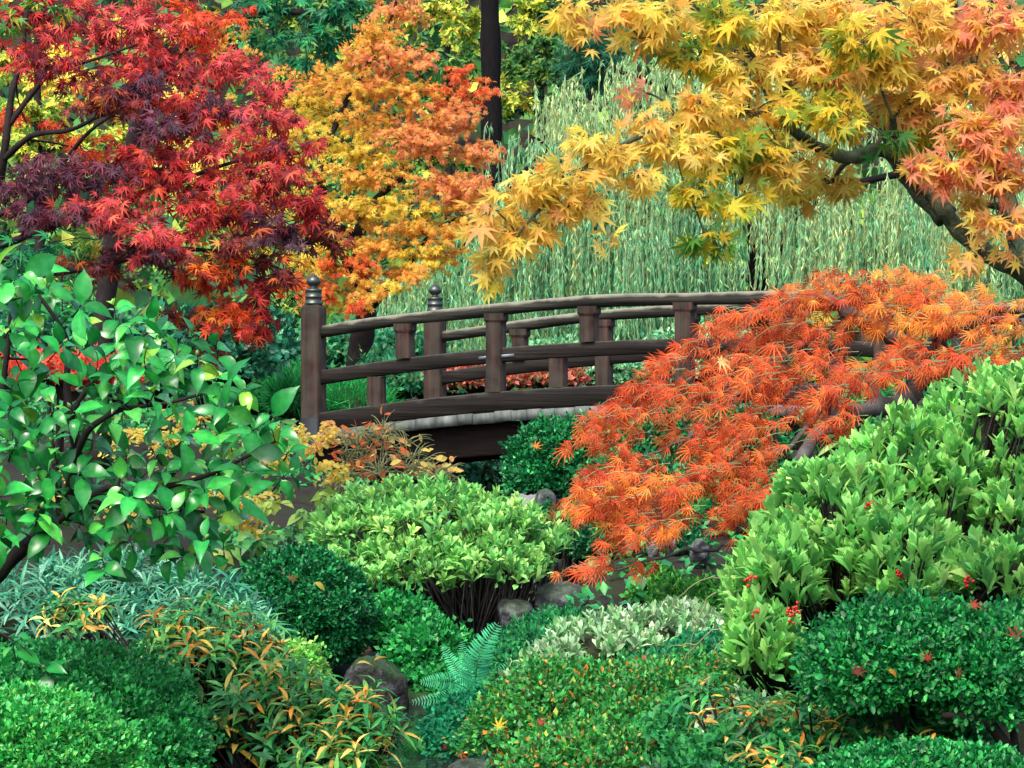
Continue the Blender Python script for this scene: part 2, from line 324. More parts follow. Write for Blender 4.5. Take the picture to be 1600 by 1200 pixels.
while u < LEN+.1:
    pw = .17+rng.uniform(-.05, .05); ext = rng.uniform(-.02, .02); dz = rng.uniform(-.006, .004)
    u0, u1 = u+.011, u+pw; a = Acc(); zt = [arch(x)+1.562+dz for x in (u0, u1)]; zb = [z-.088 for z in zt]; va, vb = -.1+ext, WID+.1+ext
    a.hexa([bp_(u0, va, zb[0]), bp_(u1, va, zb[1]), bp_(u1, vb, zb[1]), bp_(u0, vb, zb[0]), bp_(u0, va, zt[0]), bp_(u1, va, zt[1]), bp_(u1, vb, zt[1]), bp_(u0, vb, zt[0])])
    a.build('plank', M_plank, bridge); u += pw
for uu in (1.95, LEN-1.95):
    for v in (.25, WID-.25):
        c = bp_(uu, v, 0); a = Acc(); upright(a, uu, v, gz(c[0], c[1])-.3, 1.188+arch(uu), .22, .22); a.build('pier', M_pier, bridge)
a = Acc()
for uu in (1.95, LEN-1.95): upright(a, uu, WID/2, 1.00+arch(uu), 1.189+arch(uu), .2, WID+.2)
for uu in (-.25, LEN+.25):
    c = bp_(uu, WID/2, 0); a = Acc(); upright(a, uu, WID/2, gz(c[0], c[1])-.9, 1.466+arch(uu), .3, WID+.5); a.build('abutment', M_pier, bridge)

# ------------------------------------------------------------------ leaf shapes (length 1 along +Y, face up +Z)
def t_maple(lobes, w=.17, sinus=.36, droop=.28, petiole=.45, full=True):
    V = [(0, 0, 0)]; T = []; tw = [0.]
    def pt(r, a, z, t): V.append((r*math.sin(a), r*math.cos(a), z)); tw.append(t); return len(V)-1
    angs = [R_(a) for a, _ in lobes]; n = len(lobes); prev = pt(.12, angs[0]-.5, 0, 0)
    for i, (a, l) in enumerate(lobes):
        a = R_(a); wd = w*(.6+.4*l)
        sh1 = pt(l*.5, a-wd*1.6, -droop*.25*l*l+.03, .25); tip = pt(l, a, -droop*l*l, 1); sh2 = pt(l*.5, a+wd*1.6, -droop*.25*l*l+.03, .25)
        nx = pt(sinus*(l+(lobes[i+1][1] if i < n-1 else .2))/2*1.05 if i < n-1 else .12, (a+angs[i+1])/2 if i < n-1 else a+.5, -.01, 0)
        if full: T += [(0, prev, sh1), (0, sh1, tip), (0, tip, sh2), (0, sh2, nx)]
        else: T += [(0, sh1, tip), (0, tip, sh2)]
        prev = nx
    if petiole:
        a = len(V); V += [(-.014, -petiole, .05), (.014, -petiole, .05), (0, .05, 0)]; tw += [0, 0, 0]; T.append((a, a+1, a+2))
        V = [(x, y+petiole, z) for x, y, z in V]
    return np.array(V), np.array(T), np.array(tw)
MAPLE7 = t_maple([(-118, .40), (-76, .74), (-38, .94), (0, 1.0), (38, .94), (76, .74), (118, .40)], w=.105, sinus=.27, droop=.34)
MAPLEG = t_maple([(-118, .42), (-76, .74), (-38, .94), (0, 1.0), (38, .94), (76, .74), (118, .42)], w=.135, sinus=.34, droop=.2)
MAPLE5 = t_maple([(-95, .55), (-45, .88), (0, 1.0), (45, .88), (95, .55)], w=.15, sinus=.3, petiole=.3)
MAPLE5S = t_maple([(-85, .7), (-42, .92), (0, 1.0), (42, .92), (85, .7)], w=.19, petiole=0, full=False)
def t_lace(n=7, spread=70, w=.028):
    V = []; T = []; tw = []
    for i in range(n):
        a = R_(-spread+2*spread*i/(n-1)); l = 1-.35*abs(i-(n-1)/2)/((n-1)/2); s, c = math.sin(a), math.cos(a); z = lambda r: -.3*r*r
        b = len(V)
        for r, ww in ((.05, .02), (.35*l, w), (.7*l, w*.75)):
            for sg in (-1, 1): V.append((r*s+sg*ww*c, r*c-sg*ww*s, z(r))); tw.append(r)
        V.append((l*s*.96, l*c*.96, z(l))); tw.append(1.)
        T += [(b, b+1, b+3), (b, b+3, b+2), (b+2, b+3, b+5), (b+2, b+5, b+4), (b+4, b+5, b+6)]
    return np.array(V), np.array(T), np.array(tw)
LACE = t_lace()
def t_leaf(prof, fold=.25, droop=.18, petiole=0., twist=0., edge=.0):
    """stations (t, half width); midrib plus two margins"""
    V = []; tw = []; T = []
    if petiole: prof = [(-petiole, .012)]+list(prof)
    for t, h in prof:
        z = -droop*max(t, 0)**2+.05*math.sin(max(t, 0)*3.1)
        V += [(-h, t, z+fold*h), (0, t, z), (h, t, z+fold*h)]; tw += [max(t, 0)*(1-edge)+edge, max(t, 0)*(1-edge)*.8, max(t, 0)*(1-edge)+edge]
    n = len(prof)
    for i in range(n-1):
        a = 3*i
        T += [(a, a+1, a+4), (a, a+4, a+3), (a+1, a+2, a+5), (a+1, a+5, a+4)]
    return np.array(V)+np.array((0, petiole, 0)), np.array(T), np.array(tw)
CAMEL = t_leaf([(0, .02), (.12, .15), (.3, .245), (.5, .265), (.7, .21), (.86, .11), (.95, .04), (1.03, .004)], fold=.28, droop=.3, petiole=.1)
CAMEL[2][:] = np.tile((.1, 1., .1), len(CAMEL[2])//3)
SKIM = t_leaf([(0, .035), (.42, .13), (.74, .172), (1, .01)], fold=.35, droop=.12, edge=.25)
LANCE = t_leaf([(0, .02), (.25, .085), (.5, .115), (.75, .08), (1, .006)], fold=.3, droop=.3)
NARROW = t_leaf([(0, .03), (.3, .07), (.65, .07), (1, .012)], fold=.3, droop=.2)
SMALL = (np.array([(0, 0, 0), (-.3, .5, .06), (0, 1, -.04), (.3, .5, .06)]), np.array([(0, 3, 2), (0, 2, 1)]), np.array([0, .4, 1, .4]))
OVAL = (np.array([(0, 0, 0), (-.26, .3, .07), (-.24, .7, .05), (0, 1, -.04), (.24, .7, .05), (.26, .3, .07)]), np.array([(0, 5, 4), (0, 4, 3), (0, 3, 2), (0, 2, 1)]), np.array([0, .3, .6, 1, .6, .3]))
WILLOW = (np.array([(0, 0, 0), (-.07, .4, .02), (0, 1, -.1), (.07, .4, .02)]), np.array([(0, 3, 2), (0, 2, 1)]), np.array([0, .3, 1, .3]))
NEEDLE = (np.array([(-.03, 0, 0), (0, 1, -.06), (.03, 0, 0)]), np.array([(0, 2, 1)]), np.array([0, 1, 0]))
STAR = t_maple([(-80, .8), (0, 1), (80, .8)], w=.3, petiole=0, full=False)

FOLS = []
class Fol:
    """all leaves of one plant; those that show largest become leaves of their own, the rest one part"""
    def __init__(s, parent, tmpl, mat, singles=0, name='foliage', shapes=None):
        s.parent, s.t, s.mat, s.singles, s.name = parent, tmpl, mat, singles, name; s.B = []; FOLS.append(s)
    def add(s, pos, d, n, size, col, wid=None):
        pos = np.atleast_2d(pos); k = len(pos); d = nz(np.broadcast_to(d, (k, 3))); n = np.broadcast_to(n, (k, 3))
        x = np.cross(d, n); bad = np.linalg.norm(x, axis=1) < 1e-3; x[bad] = np.cross(d[bad], (.3, .9, .2)); x = nz(x); n = np.cross(x, d)
        size = np.broadcast_to(size, (k,)).astype(float); col = np.broadcast_to(col, (k, 3))
        wid = np.ones(k)*rng.uniform(.85, 1.15, k) if wid is None else np.broadcast_to(wid, (k,))
        s.B.append((pos, np.stack([x*wid[:, None], d, n*rng.uniform(.5, 1.7, (k, 1))], 1), size, col))
    def pack(s):
        s.p = np.concatenate([b[0] for b in s.B]); s.m = np.concatenate([b[1] for b in s.B]); s.s = np.concatenate([b[2] for b in s.B]); s.c = np.concatenate([b[3] for b in s.B])
        ctr = s.p+s.m[:, 1]*s.s[:, None]*.6
        s.D = ctr[:, 1]; s.px = 800+F*ctr[:, 0]/s.D; s.py = 600-F*(ctr[:, 2]-CZ)/s.D
        view = nz(ctr-np.array((0, 0, CZ))); s.score = s.s*F/s.D*(.35+np.abs((s.m[:, 2]*view).sum(1)/np.linalg.norm(s.m[:, 2], axis=1)))
def finish_foliage():
    G = 10; zb = np.full((1200//G+2, 1600//G+2), 1e9)
    for f in FOLS:
        f.pack(); f.inn = (f.px > 0) & (f.px < 1600) & (f.py > 0) & (f.py < 1200)
        f.i = np.clip((f.py//G).astype(int), 0, 1200//G); f.j = np.clip((f.px//G).astype(int), 0, 1600//G)
        np.minimum.at(zb, (f.i[f.inn], f.j[f.inn]), f.D[f.inn])
    for f in FOLS:
        pick = np.zeros(len(f.p), bool)
        if f.singles:
            front = f.inn & (f.D <= zb[f.i, f.j]+.06); sc = np.where(front, f.score, -1); idx = np.argsort(-sc)[:f.singles]; pick[idx[sc[idx] > 9]] = True
        V0, T0, tw = f.t; base = f.parent.location
        rest = ~pick
        if rest.any():
            p, m, s, c = f.p[rest], f.m[rest], f.s[rest], f.c[rest]
            V = p[:, None]+np.einsum('vk,nkj->nvj', V0, m)*s[:, None, None]
            T = (T0[None]+np.arange(len(p))[:, None, None]*len(V0)).reshape(-1, 3)
            me = mesh(f.name, V.reshape(-1, 3), T, smooth=len(T0) > 14 and f.t is CAMEL, col=np.repeat(c, len(V0), 0), tw=np.tile(tw, len(p)))
            obj(f.name, me, LM[f.mat][0], f.parent, 'stuff')
        if pick.any():
            me = mesh('leaf', V0, T0, smooth=f.t is CAMEL, tw=tw); me.materials.append(LM[f.mat][1])
            from mathutils import Matrix
            for k in np.flatnonzero(pick):
                o = bpy.data.objects.new('leaf', me); COL.objects.link(o); o.parent = f.parent; o.matrix_parent_inverse = PINV[f.parent.name]
                M = np.eye(4); M[:3, :3] = (f.m[k]*f.s[k]).T; M[:3, 3] = f.p[k]; o.matrix_basis = Matrix(M.tolist()); o.color = (*[float(v) for v in f.c[k]], 1)

# ------------------------------------------------------------------ trees
class Tree:
    def __init__(s, name, label, cat, base, bark, group=None):
        s.root = thing(name, label, cat, base, group); s.bark = bark; s.tr = Acc(); s.br = Acc(); s.tw = Acc(); s.S = []; s.SR = []
    def limb(s, pts, r0, r1, k=9, wob=.0, main=True, sub=5):
        pts = np.asarray(pts, float); n = (len(pts)-1)*sub+1; t = np.linspace(0, len(pts)-1, n); c = np.zeros((n, 3))
        for q in range(n):                                           # Catmull-Rom
            i = min(int(t[q]), len(pts)-2); u = t[q]-i; p0, p1, p2, p3 = pts[max(i-1, 0)], pts[i], pts[i+1], pts[min(i+2, len(pts)-1)]
            c[q] = .5*((2*p1)+(-p0+p2)*u+(2*p0-5*p1+4*p2-p3)*u*u+(-p0+3*p1-3*p2+p3)*u**3)
        rad = np.linspace(r0, r1, n)*(1+.10*np.sin(np.arange(n)*1.9+len(s.S)))
        if wob: c[1:-1] += rng.normal(0, wob, (n-2, 3))
        (s.tr if main else s.br).tube(c, rad, k)
        s.S += list(c); s.SR += list(rad); return c
    def pads(s, fol, plist, mode, rscale=1.0):
        """hang each leaf pad on the nearest limb, nearest pads first, so branches fork from branches"""
        todo = list(plist)
        while todo:
            S = np.array(s.S); cs = np.array([p['c'] for p in todo]); d = np.linalg.norm(cs[:, None]-S[None], axis=2)
            i = int(np.argmin(d.min(1))); j = int(np.argmin(d[i])); p = todo.pop(i); a = S[j]; c = p['c']; L = d[i, j]
            if L > .02:
                k = 6; t = np.linspace(0, 1, k)[:, None]; mid = rng.normal(0, .07*L, 3)+np.array((0, 0, .10*L*p.get('archup', 1)))
                pts = a*(1-t)+c*t+np.sin(t*np.pi)*mid; r0 = min(s.SR[j]*.65, .035*rscale)*.9; r1 = max(r0*.35, .003*rscale)
                s.br.tube(pts, np.linspace(r0, r1, k), 5, False); s.S += list(pts[1:]); s.SR += list(np.linspace(r0, r1, k)[1:])
            mode(s, fol, p)
    def done(s):
        if s.tr.V: s.tr.build('trunk', s.bark, s.root, True)
        if s.br.V: s.br.build('branches', s.bark, s.root, True)
        if s.tw.V: s.tw.build('twigs', s.twm if hasattr(s, 'twm') else s.bark, s.root, kind='stuff')
def pad(px, py, rx, ry, D, n, pl, dr=None, **kw):
    return dict(c=P(px, py, D), R=np.array((rx*D/F, dr if dr else max(rx, ry)*.8*D/F, ry*D/F)), n=n, pl=pl, **kw)
def spray(size, droop=.6, per=8, tw=.0035, up=.7, kk=3, out=.6, lean=(0, 0, 0), camn=.35, jit=.14, flow=None):
    lean = np.array(lean, float)
    def go(tree, fol, p):
        nt_ = max(2, int(p['n']/per)); c, R = p['c'], p['R']; dr = rnd(nt_)*(rng.random((nt_, 1))**.45)
        tg = c+dr*R; st = c+dr*R*.15+rng.normal(0, .06, (nt_, 3))*R
        if flow is not None: fl = np.array(flow)*np.linalg.norm(R)*rng.uniform(.5, 1.1, (nt_, 1)); mid_ = c+dr*R*.9; st = mid_-fl*.6; tg = mid_+fl*.6
        for a, b_ in zip(st, tg):
            t = np.linspace(0, 1, 5)[:, None]; L = np.linalg.norm(b_-a); sag = np.array((0, 0, .14*L))
            pts = a*(1-t)+b_*t+np.sin(t*np.pi)*sag; tree.tw.tube(pts, np.linspace(tw, tw*.4, 5), kk, False)
            m = max(2, int(rng.normal(per, per*.2))) if per > 2 else int(rng.poisson(per))
            if m == 0: continue
            u = np.sort(rng.uniform(.2, 1.04, m))
            pos = a*(1-u[:, None])+b_*u[:, None]+np.sin(np.minimum(u, 1)*np.pi)[:, None]*sag
            td = nz(b_-a+1e-6); side = nz(np.cross(td, (0, 0, 1.))+1e-6); sg = np.where(np.arange(m) % 2, 1, -1)[:, None]
            d = td*out+side*sg*rng.uniform(.2, .9, (m, 1))+np.array((0, 0, -droop))+rng.normal(0, .35, (m, 3))+lean
            n = np.array((0, -camn, up))+rng.normal(0, .45, (m, 3))
            sz = size*np.exp(rng.normal(0, .17, m))
            fol.add(pos+rng.normal(0, .012, (m, 3)), d, n, sz, pal(p['pl'], m, jit))
    return go

def inside(x, y, pg):
    r = False; n = len(pg)
    for i in range(n):
        (x1, y1), (x2, y2) = pg[i], pg[i-1]
        if (y1 > y) != (y2 > y) and x < (x2-x1)*(y-y1)/(y2-y1)+x1: r = not r
    return r

# palettes (sRGB as they look in even light)
RED = [(176, 36, 38, 4), (194, 58, 52, 3), (136, 24, 36, 3), (204, 84, 44, 2), (92, 32, 46, 2.6)]
PINK = [(206, 76, 76, 4), (188, 50, 54, 3), (214, 100, 74, 2), (124, 36, 50, 2)]
PURP = [(80, 42, 60, 4), (60, 34, 50, 3), (108, 50, 70, 3), (142, 48, 58, 1.3)]
ORED = [(214, 72, 30, 4), (226, 100, 36, 3), (188, 46, 30, 2), (140, 40, 36, 1), (236, 140, 46, 1)]
BROWN = [(104, 36, 40, 4), (140, 46, 36, 3), (80, 40, 48, 2), (196, 100, 40, 1.5), (206, 150, 50, .7)]
ORG = [(254, 190, 82, 4), (254, 172, 82, 3), (254, 206, 92, 3), (253, 156, 92, 2)]
PKO = [(254, 160, 108, 4), (254, 174, 106, 3), (252, 142, 96, 2.5), (254, 192, 96, 2)]
YEL = [(254, 216, 86, 4), (252, 206, 78, 3), (250, 224, 106, 2), (253, 188, 80, 1.5)]
ROJ = [(246, 118, 66, 4), (250, 140, 74, 3), (232, 92, 62, 2)]
GRN = [(26, 122, 76, 4), (44, 146, 84, 3), (16, 92, 62, 3), (90, 160, 70, .6)]
GOLD = [(253, 208, 92, 4), (254, 196, 96, 3), (252, 218, 122, 3), (236, 210, 96, 1.4), (242, 170, 80, .8), (196, 192, 84, .7)]
GGRN = [(200, 194, 66, 3), (146, 172, 66, 3), (236, 204, 72, 3), (96, 148, 66, 1.5), (248, 194, 64, 2)]
GLEAF = [(92, 148, 60, 3), (58, 128, 66, 2), (168, 172, 54, 2), (220, 186, 56, 1)]
GPNK = [(252, 160, 122, 4), (252, 178, 108, 3), (250, 194, 88, 2), (246, 136, 112, 1.5), (200, 184, 84, .4)]
GORG = [(253, 194, 100, 4), (253, 206, 98, 3), (253, 176, 114, 2), (228, 202, 94, .9)]
LACEP = [(195, 88, 44, 4), (184, 73, 40, 3), (204, 110, 49, 2.5), (165, 59, 38, 2), (149, 88, 44, .6)]
LACEY = [(218, 134, 53, 4), (213, 112, 47, 3), (222, 152, 60, 2), (204, 88, 44, 1.8)]
WIL = [(118, 190, 134, 4), (84, 164, 120, 3), (156, 210, 156, 2.5), (50, 132, 104, 2), (190, 214, 150, .6)]
WILP = [(176, 206, 146, 4), (150, 196, 140, 3), (204, 214, 150, 2), (116, 182, 128, 3), (220, 206, 120, .5)]
BGG = [(70, 128, 58, 3), (38, 96, 54, 3), (110, 150, 60, 2), (22, 70, 48, 2), (176, 186, 70, .8)]
BGY = [(186, 190, 66, 3), (140, 168, 62, 3), (96, 146, 60, 2), (222, 204, 80, 2)]
BGT = [(30, 100, 74, 4), (18, 74, 58, 3), (54, 130, 90, 2)]

# --- red maple at the edge of the path
xb = P(-30, 700, 17); xb[2] = gz(xb[0], 17)
T = Tree('red_maple', 'crimson and purple leaved maple with dark spreading branches behind the glossy camellia', 'tree', xb, M_twig)
T.limb([xb, P(-28, 520, 17), P(-15, 380, 16.8), P(5, 250, 16.5), P(14, 180, 16.5), P(22, 128, 16.5), P(38, 96, 16.6), P(40, 30, 16.6), P(70, -60, 16.6)], .034, .008)
T.limb([P(5, 250, 16.5), P(50, 212, 16.3), P(110, 203, 16), P(160, 180, 15.8), P(250, 150, 15.6)], .02, .005, main=False)
T.limb([P(10, 200, 16.5), P(55, 140, 16.5), P(85, 112, 16.4), P(150, 92, 16.3), P(240, 60, 16.2)], .019, .005, main=False)
T.limb([P(-10, 340, 16.8), P(60, 300, 16), P(130, 215, 15.7), P(175, 180, 15.5)], .02, .006, main=False)
T.limb([P(-15, 390, 16.8), P(120, 340, 15.9), P(300, 275, 15.5), P(380, 250, 15.4), P(470, 240, 15.4)], .022, .004, main=False)
T.limb([P(-20, 430, 16.9), P(130, 420, 15.9), P(260, 390, 15.5), P(380, 400, 15.4), P(460, 430, 15.5)], .024, .004, main=False)
f = Fol(T.root, MAPLE7, 'maple', 300)
q = [(60, 30, 120, 45, 16.8, 90, RED), (190, 40, 130, 50, 16.4, 110, PINK), (320, 40, 90, 45, 16.6, 70, ORED), (110, 110, 130, 42, 16.2, 80, RED), (260, 110, 130, 42, 16, 100, RED), (370, 110, 60, 32, 16.2, 45, PINK), (410, 150, 55, 26, 16, 35, PINK),
     (40, 190, 70, 30, 17.2, 28, ORED), (170, 165, 110, 36, 15.7, 80, BROWN), (200, 140, 90, 30, 15.6, 45, PURP), (310, 180, 115, 38, 15.6, 90, RED), (260, 205, 90, 28, 15.3, 45, PURP), (430, 190, 62, 28, 15.5, 42, PINK), (130, 235, 80, 24, 16.6, 26, ORED), (250, 245, 85, 28, 15.4, 50, RED), (360, 235, 95, 32, 15.4, 65, PINK), (350, 170, 70, 30, 15.5, 40, PURP),
     (455, 245, 62, 28, 15.4, 48, RED), (115, 275, 115, 32, 15.3, 80, PURP), (40, 300, 80, 42, 15.5, 55, PURP), (280, 290, 105, 34, 15.4, 70, RED), (410, 285, 100, 34, 15.3, 80, PINK), (490, 330, 58, 34, 15.4, 48, RED), (200, 332, 120, 28, 15.1, 65, PINK), (100, 345, 100, 28, 15.2, 55, PURP), (350, 335, 105, 34, 15.2, 75, RED),
     (450, 365, 82, 30, 15.3, 55, PURP), (525, 375, 46, 24, 15.5, 26, BROWN), (250, 378, 105, 28, 15.1, 55, PINK), (230, 402, 90, 25, 15.3, 45, PURP), (390, 400, 95, 32, 15.3, 60, BROWN), (320, 430, 80, 30, 15.4, 45, ORED), (425, 445, 52, 26, 15.4, 30, BROWN), (400, 475, 58, 28, 15.5, 34, RED), (345, 480, 65, 28, 15.4, 36, ORED), (410, 520, 26, 22, 15.5, 14, RED), (370, 515, 50, 25, 15.5, 26, ORED),
     (150, 420, 90, 30, 15.6, 40, BROWN), (300, 500, 60, 30, 15.8, 24, BROWN), (340, 555, 34, 22, 15.8, 12, BROWN), (60, 60, 120, 60, 17.8, 70, RED), (250, 60, 130, 60, 17.6, 70, RED), (180, 260, 150, 60, 17.4, 60, BROWN), (380, 330, 120, 60, 17.2, 60, ORED)]
T.pads(f, [pad(x, y, rx*1.08, ry*1.2, D, int(n*2.9), pl, dr=.55) for x, y, rx, ry, D, n, pl in q], spray(.053, droop=.5, per=9, up=.55, camn=.7, tw=.0026))
T.done()

# --- green maple whose boughs hang between the red and the orange maple
xb = P(150, 700, 23); xb[2] = gz(xb[0], 23)
T = Tree('green_maple', 'maple still in dark green leaf, boughs reaching over between red and orange crowns', 'tree', xb, M_twig)
T.limb([xb, P(160, 520, 23), P(190, 300, 22.8), P(240, 130, 22.5), P(330, 40, 22), P(420, 20, 21.5), P(520, 20, 21)], .10, .015)
T.limb([P(240, 130, 22.5), P(120, 40, 21), P(20, 20, 19)], .04, .01, main=False)
f = Fol(T.root, MAPLE5, 'maple', 120)
q = [(430, 15, 80, 26, 21.3, 130, GRN), (520, 20, 60, 30, 21, 110, GRN), (500, 62, 60, 24, 21, 100, GRN), (430, 62, 60, 22, 21.2, 70, GRN), (385, 95, 45, 24, 21.3, 50, GRN), (365, 122, 40, 14, 21.3, 22, GRN), (545, 5, 40, 20, 21, 50, GRN), (480, 95, 30, 10, 21, 20, GRN), (345, 20, 60, 24, 21.6, 50, GRN), (12, 40, 40, 40, 15.4, 22, GLEAF), (75, 15, 40, 16, 16, 14, GLEAF)]
T.pads(f, [pad(*a) for a in q], spray(.075, droop=.4, per=9))
T.done()
xb = P(-60, 760, 12); xb[2] = gz(xb[0], 12)
T = Tree('young_green_maple', 'young green maple sapling just under the lowest crimson bough', 'tree', xb, M_twig)
T.limb([xb, P(-55, 560, 12), P(-20, 430, 12.2), P(20, 400, 12.3)], .03, .01)
f = Fol(T.root, MAPLE7, 'maple', 60)
T.pads(f, [pad(*a) for a in [(30, 388, 45, 16, 12.3, 26, GRN), (85, 380, 36, 12, 12.4, 16, GRN), (150, 375, 40, 10, 12.6, 8, GLEAF), (20, 415, 40, 14, 12.3, 18, GRN)]], spray(.06, droop=.5, per=6, tw=.002))
T.done()

# --- orange maple behind the bridge
xb = P(562, 620, 34); xb[2] = gz(xb[0], 34)
T = Tree('orange_maple', 'tall feathery maple glowing orange and yellow behind the bridge end post', 'tree', xb, M_twig)
T.limb([xb, P(560, 560, 34), P(572, 500, 34), P(566, 450, 34), P(560, 370, 34), P(590, 310, 33.8), P(640, 270, 33.6)], .17, .025)
T.limb([P(566, 460, 34), P(530, 380, 33.5), P(500, 280, 33.2), P(540, 160, 33.2), P(600, 60, 33.2), P(630, -40, 33.4)], .06, .012, main=False)
T.limb([P(572, 490, 34), P(640, 410, 33.2), P(680, 360, 33), P(740, 330, 33)], .05, .01, main=False)
T.limb([P(560, 370, 34), P(480, 330, 33.4), P(430, 250, 33.4), P(470, 150, 33.6)], .07, .012, main=False)
f = Fol(T.root, MAPLE5S, 'gold', 300)
q = [(620, 20, 45, 40, 33.4, 330, PKO), (590, 60, 50, 40, 33.2, 330, ORG), (650, 90, 30, 30, 33.2, 160, PKO), (540, 90, 60, 34, 33.4, 330, ORG), (610, 110, 60, 34, 33, 380, PKO), (470, 120, 60, 34, 33.6, 320, ORG), (550, 150, 70, 34, 33.2, 420, ORG), (640, 150, 50, 30, 33, 300, ORG), (430, 170, 60, 34, 33.7, 260, YEL),
     (730, 130, 40, 16, 33.4, 130, ROJ), (700, 150, 60, 20, 33.2, 220, ROJ), (760, 150, 26, 14, 33.5, 50, PKO), (680, 185, 60, 28, 33, 330, PKO), (600, 200, 70, 34, 33, 420, ORG), (500, 200, 70, 34, 33.4, 400, YEL), (430, 230, 60, 34, 33.6, 260, YEL), (740, 205, 40, 20, 33.2, 110, PKO), (560, 240, 70, 30, 33, 380, YEL), (650, 230, 70, 30, 32.8, 420, PKO), (735, 250, 44, 24, 33, 180, PKO), (480, 270, 70, 34, 33.2, 340, YEL),
     (600, 280, 80, 28, 32.9, 420, ORG), (690, 280, 64, 28, 32.8, 340, PKO), (530, 310, 70, 28, 33.1, 320, YEL), (620, 325, 80, 26, 32.8, 380, YEL), (710, 315, 50, 24, 32.8, 200, PKO), (560, 350, 60, 24, 33, 260, ORG), (650, 365, 70, 22, 32.8, 300, ORG), (720, 360, 40, 20, 32.8, 120, ORG), (520, 385, 60, 24, 33, 240, YEL), (600, 395, 70, 20, 32.9, 280, ORG), (670, 400, 50, 16, 32.8, 170, YEL),
     (470, 420, 50, 24, 33, 190, YEL), (540, 420, 60, 22, 32.9, 260, ROJ), (600, 430, 50, 16, 32.8, 170, ORG), (495, 455, 44, 24, 33, 190, ROJ), (545, 455, 40, 20, 32.9, 170, ORG), (450, 450, 40, 24, 33.2, 130, ROJ), (680, 415, 40, 12, 32.7, 80, YEL), (525, 480, 30, 14, 33, 70, YEL), (410, 300, 60, 40, 33.8, 240, YEL), (360, 200, 60, 50, 34, 220, YEL), (420, 380, 60, 40, 33.6, 240, YEL), (350, 330, 60, 50, 34, 160, YEL), (385, 60, 60, 50, 34, 200, ORG), (750, 290, 44, 24, 32.8, 160, PKO), (745, 330, 40, 22, 32.8, 140, ORG), (700, 390, 40, 20, 32.7, 120, ORG), (640, 435, 44, 16, 32.6, 120, ORG), (585, 465, 40, 16, 32.6, 130, ORG), (560, 485, 30, 12, 32.6, 70, ROJ), (620, 455, 30, 12, 32.6, 70, YEL), (770, 230, 30, 20, 33, 80, PKO)]
T.pads(f, [pad(*a, dr=.7) for a in [(x+rng.normal(0, rx*.3), y+rng.normal(0, ry*.3), rx*1.25, ry*1.1, D, int(n*.95), pl) for x, y, rx, ry, D, n, pl in q for _ in range(2)]], spray(.05, droop=.35, per=14, tw=.004, up=.5, camn=.8))
T.done()

# --- weeping willow
xb = P(1182, 560, 43); xb[2] = gz(xb[0], 43)
T = Tree('weeping_willow', 'silvery green weeping willow with trailing curtains of leaves beyond the bridge', 'tree', xb, M_black); T.twm = M_straw
T.limb([xb, P(1184, 440, 43), P(1178, 370, 43), P(1165, 300, 43), P(1120, 220, 43), P(1040, 140, 42.5), P(960, 110, 42)], .17, .03)
T.limb([P(1178, 380, 43), P(1230, 350, 42.6), P(1300, 300, 42.4), P(1420, 270, 42.4), P(1540, 270, 42.4)], .10, .03, main=False)
T.limb([P(1140, 250, 43), P(1010, 240, 42), P(880, 230, 41.5), P(790, 300, 41.5), P(720, 390, 41.5)], .08, .03, main=False)
T.limb([P(1120, 220, 43), P(1180, 130, 43), P(1260, 100, 43)], .09, .03, main=False)
xt = P(1078, 560, 44); xt[2] = gz(xt[0], 44)
T.limb([xt, P(1076, 440, 44), P(1085, 330, 43.6), P(1120, 220, 43)], .12, .06, main=False)
f = Fol(T.root, WILLOW, 'soft')
def strands(tree, fol, p):
    c, R = p['c'], p['R']; nb = max(3, p['n']//7); bc = c+rnd(nb)*R*rng.random((nb, 1))**.4; bz = rng.uniform(-.5, .5, nb)
    for _ in range(int(p['n']*1.85)):
        ib = rng.integers(nb); a = bc[ib]+rng.normal(0, 1, 3)*np.array((.13, .2, .12)); zb = CZ+(600-rng.uniform(*p['end']))/F*a[1]; Ls = min(max(.5, a[2]-zb), rng.uniform(*p['len'])*1.25); k = 7
        t = np.linspace(0, 1, k)[:, None]; o = rng.normal(0, .22, 2)+np.array((.5*bz[ib], 0)); o = np.array((o[0], o[1], 0.))*Ls*.4
        pts = a+o*np.sqrt(t)+np.array((0, 0, -1.))*Ls*t**1.25+np.array((0, 0, .22))*np.sin(np.minimum(t*4, 1)*np.pi)*.7+rng.normal(0, .02, (k, 3))*t
        tree.tw.tube(pts, np.linspace(.007, .003, k), 3, False)
        m = int(Ls*p.get('dens', 34)); u = rng.uniform(.06, 1.02, m); ii = np.clip(u*(k-1), 0, k-2).astype(int); fr = np.minimum(u*(k-1)-ii, 1.2)[:, None]
        pos = pts[ii]*(1-fr)+pts[ii+1]*fr; d = np.array((0, 0, -1.))+rng.normal(0, .26, (m, 3)); n = np.array((0, -.5, .5))+rng.normal(0, .6, (m, 3))
        fol.add(pos, d, n, .105*np.exp(rng.normal(0, .2, m)), pal(p['pl'], m, .12), wid=rng.uniform(.7, 1.4, m))
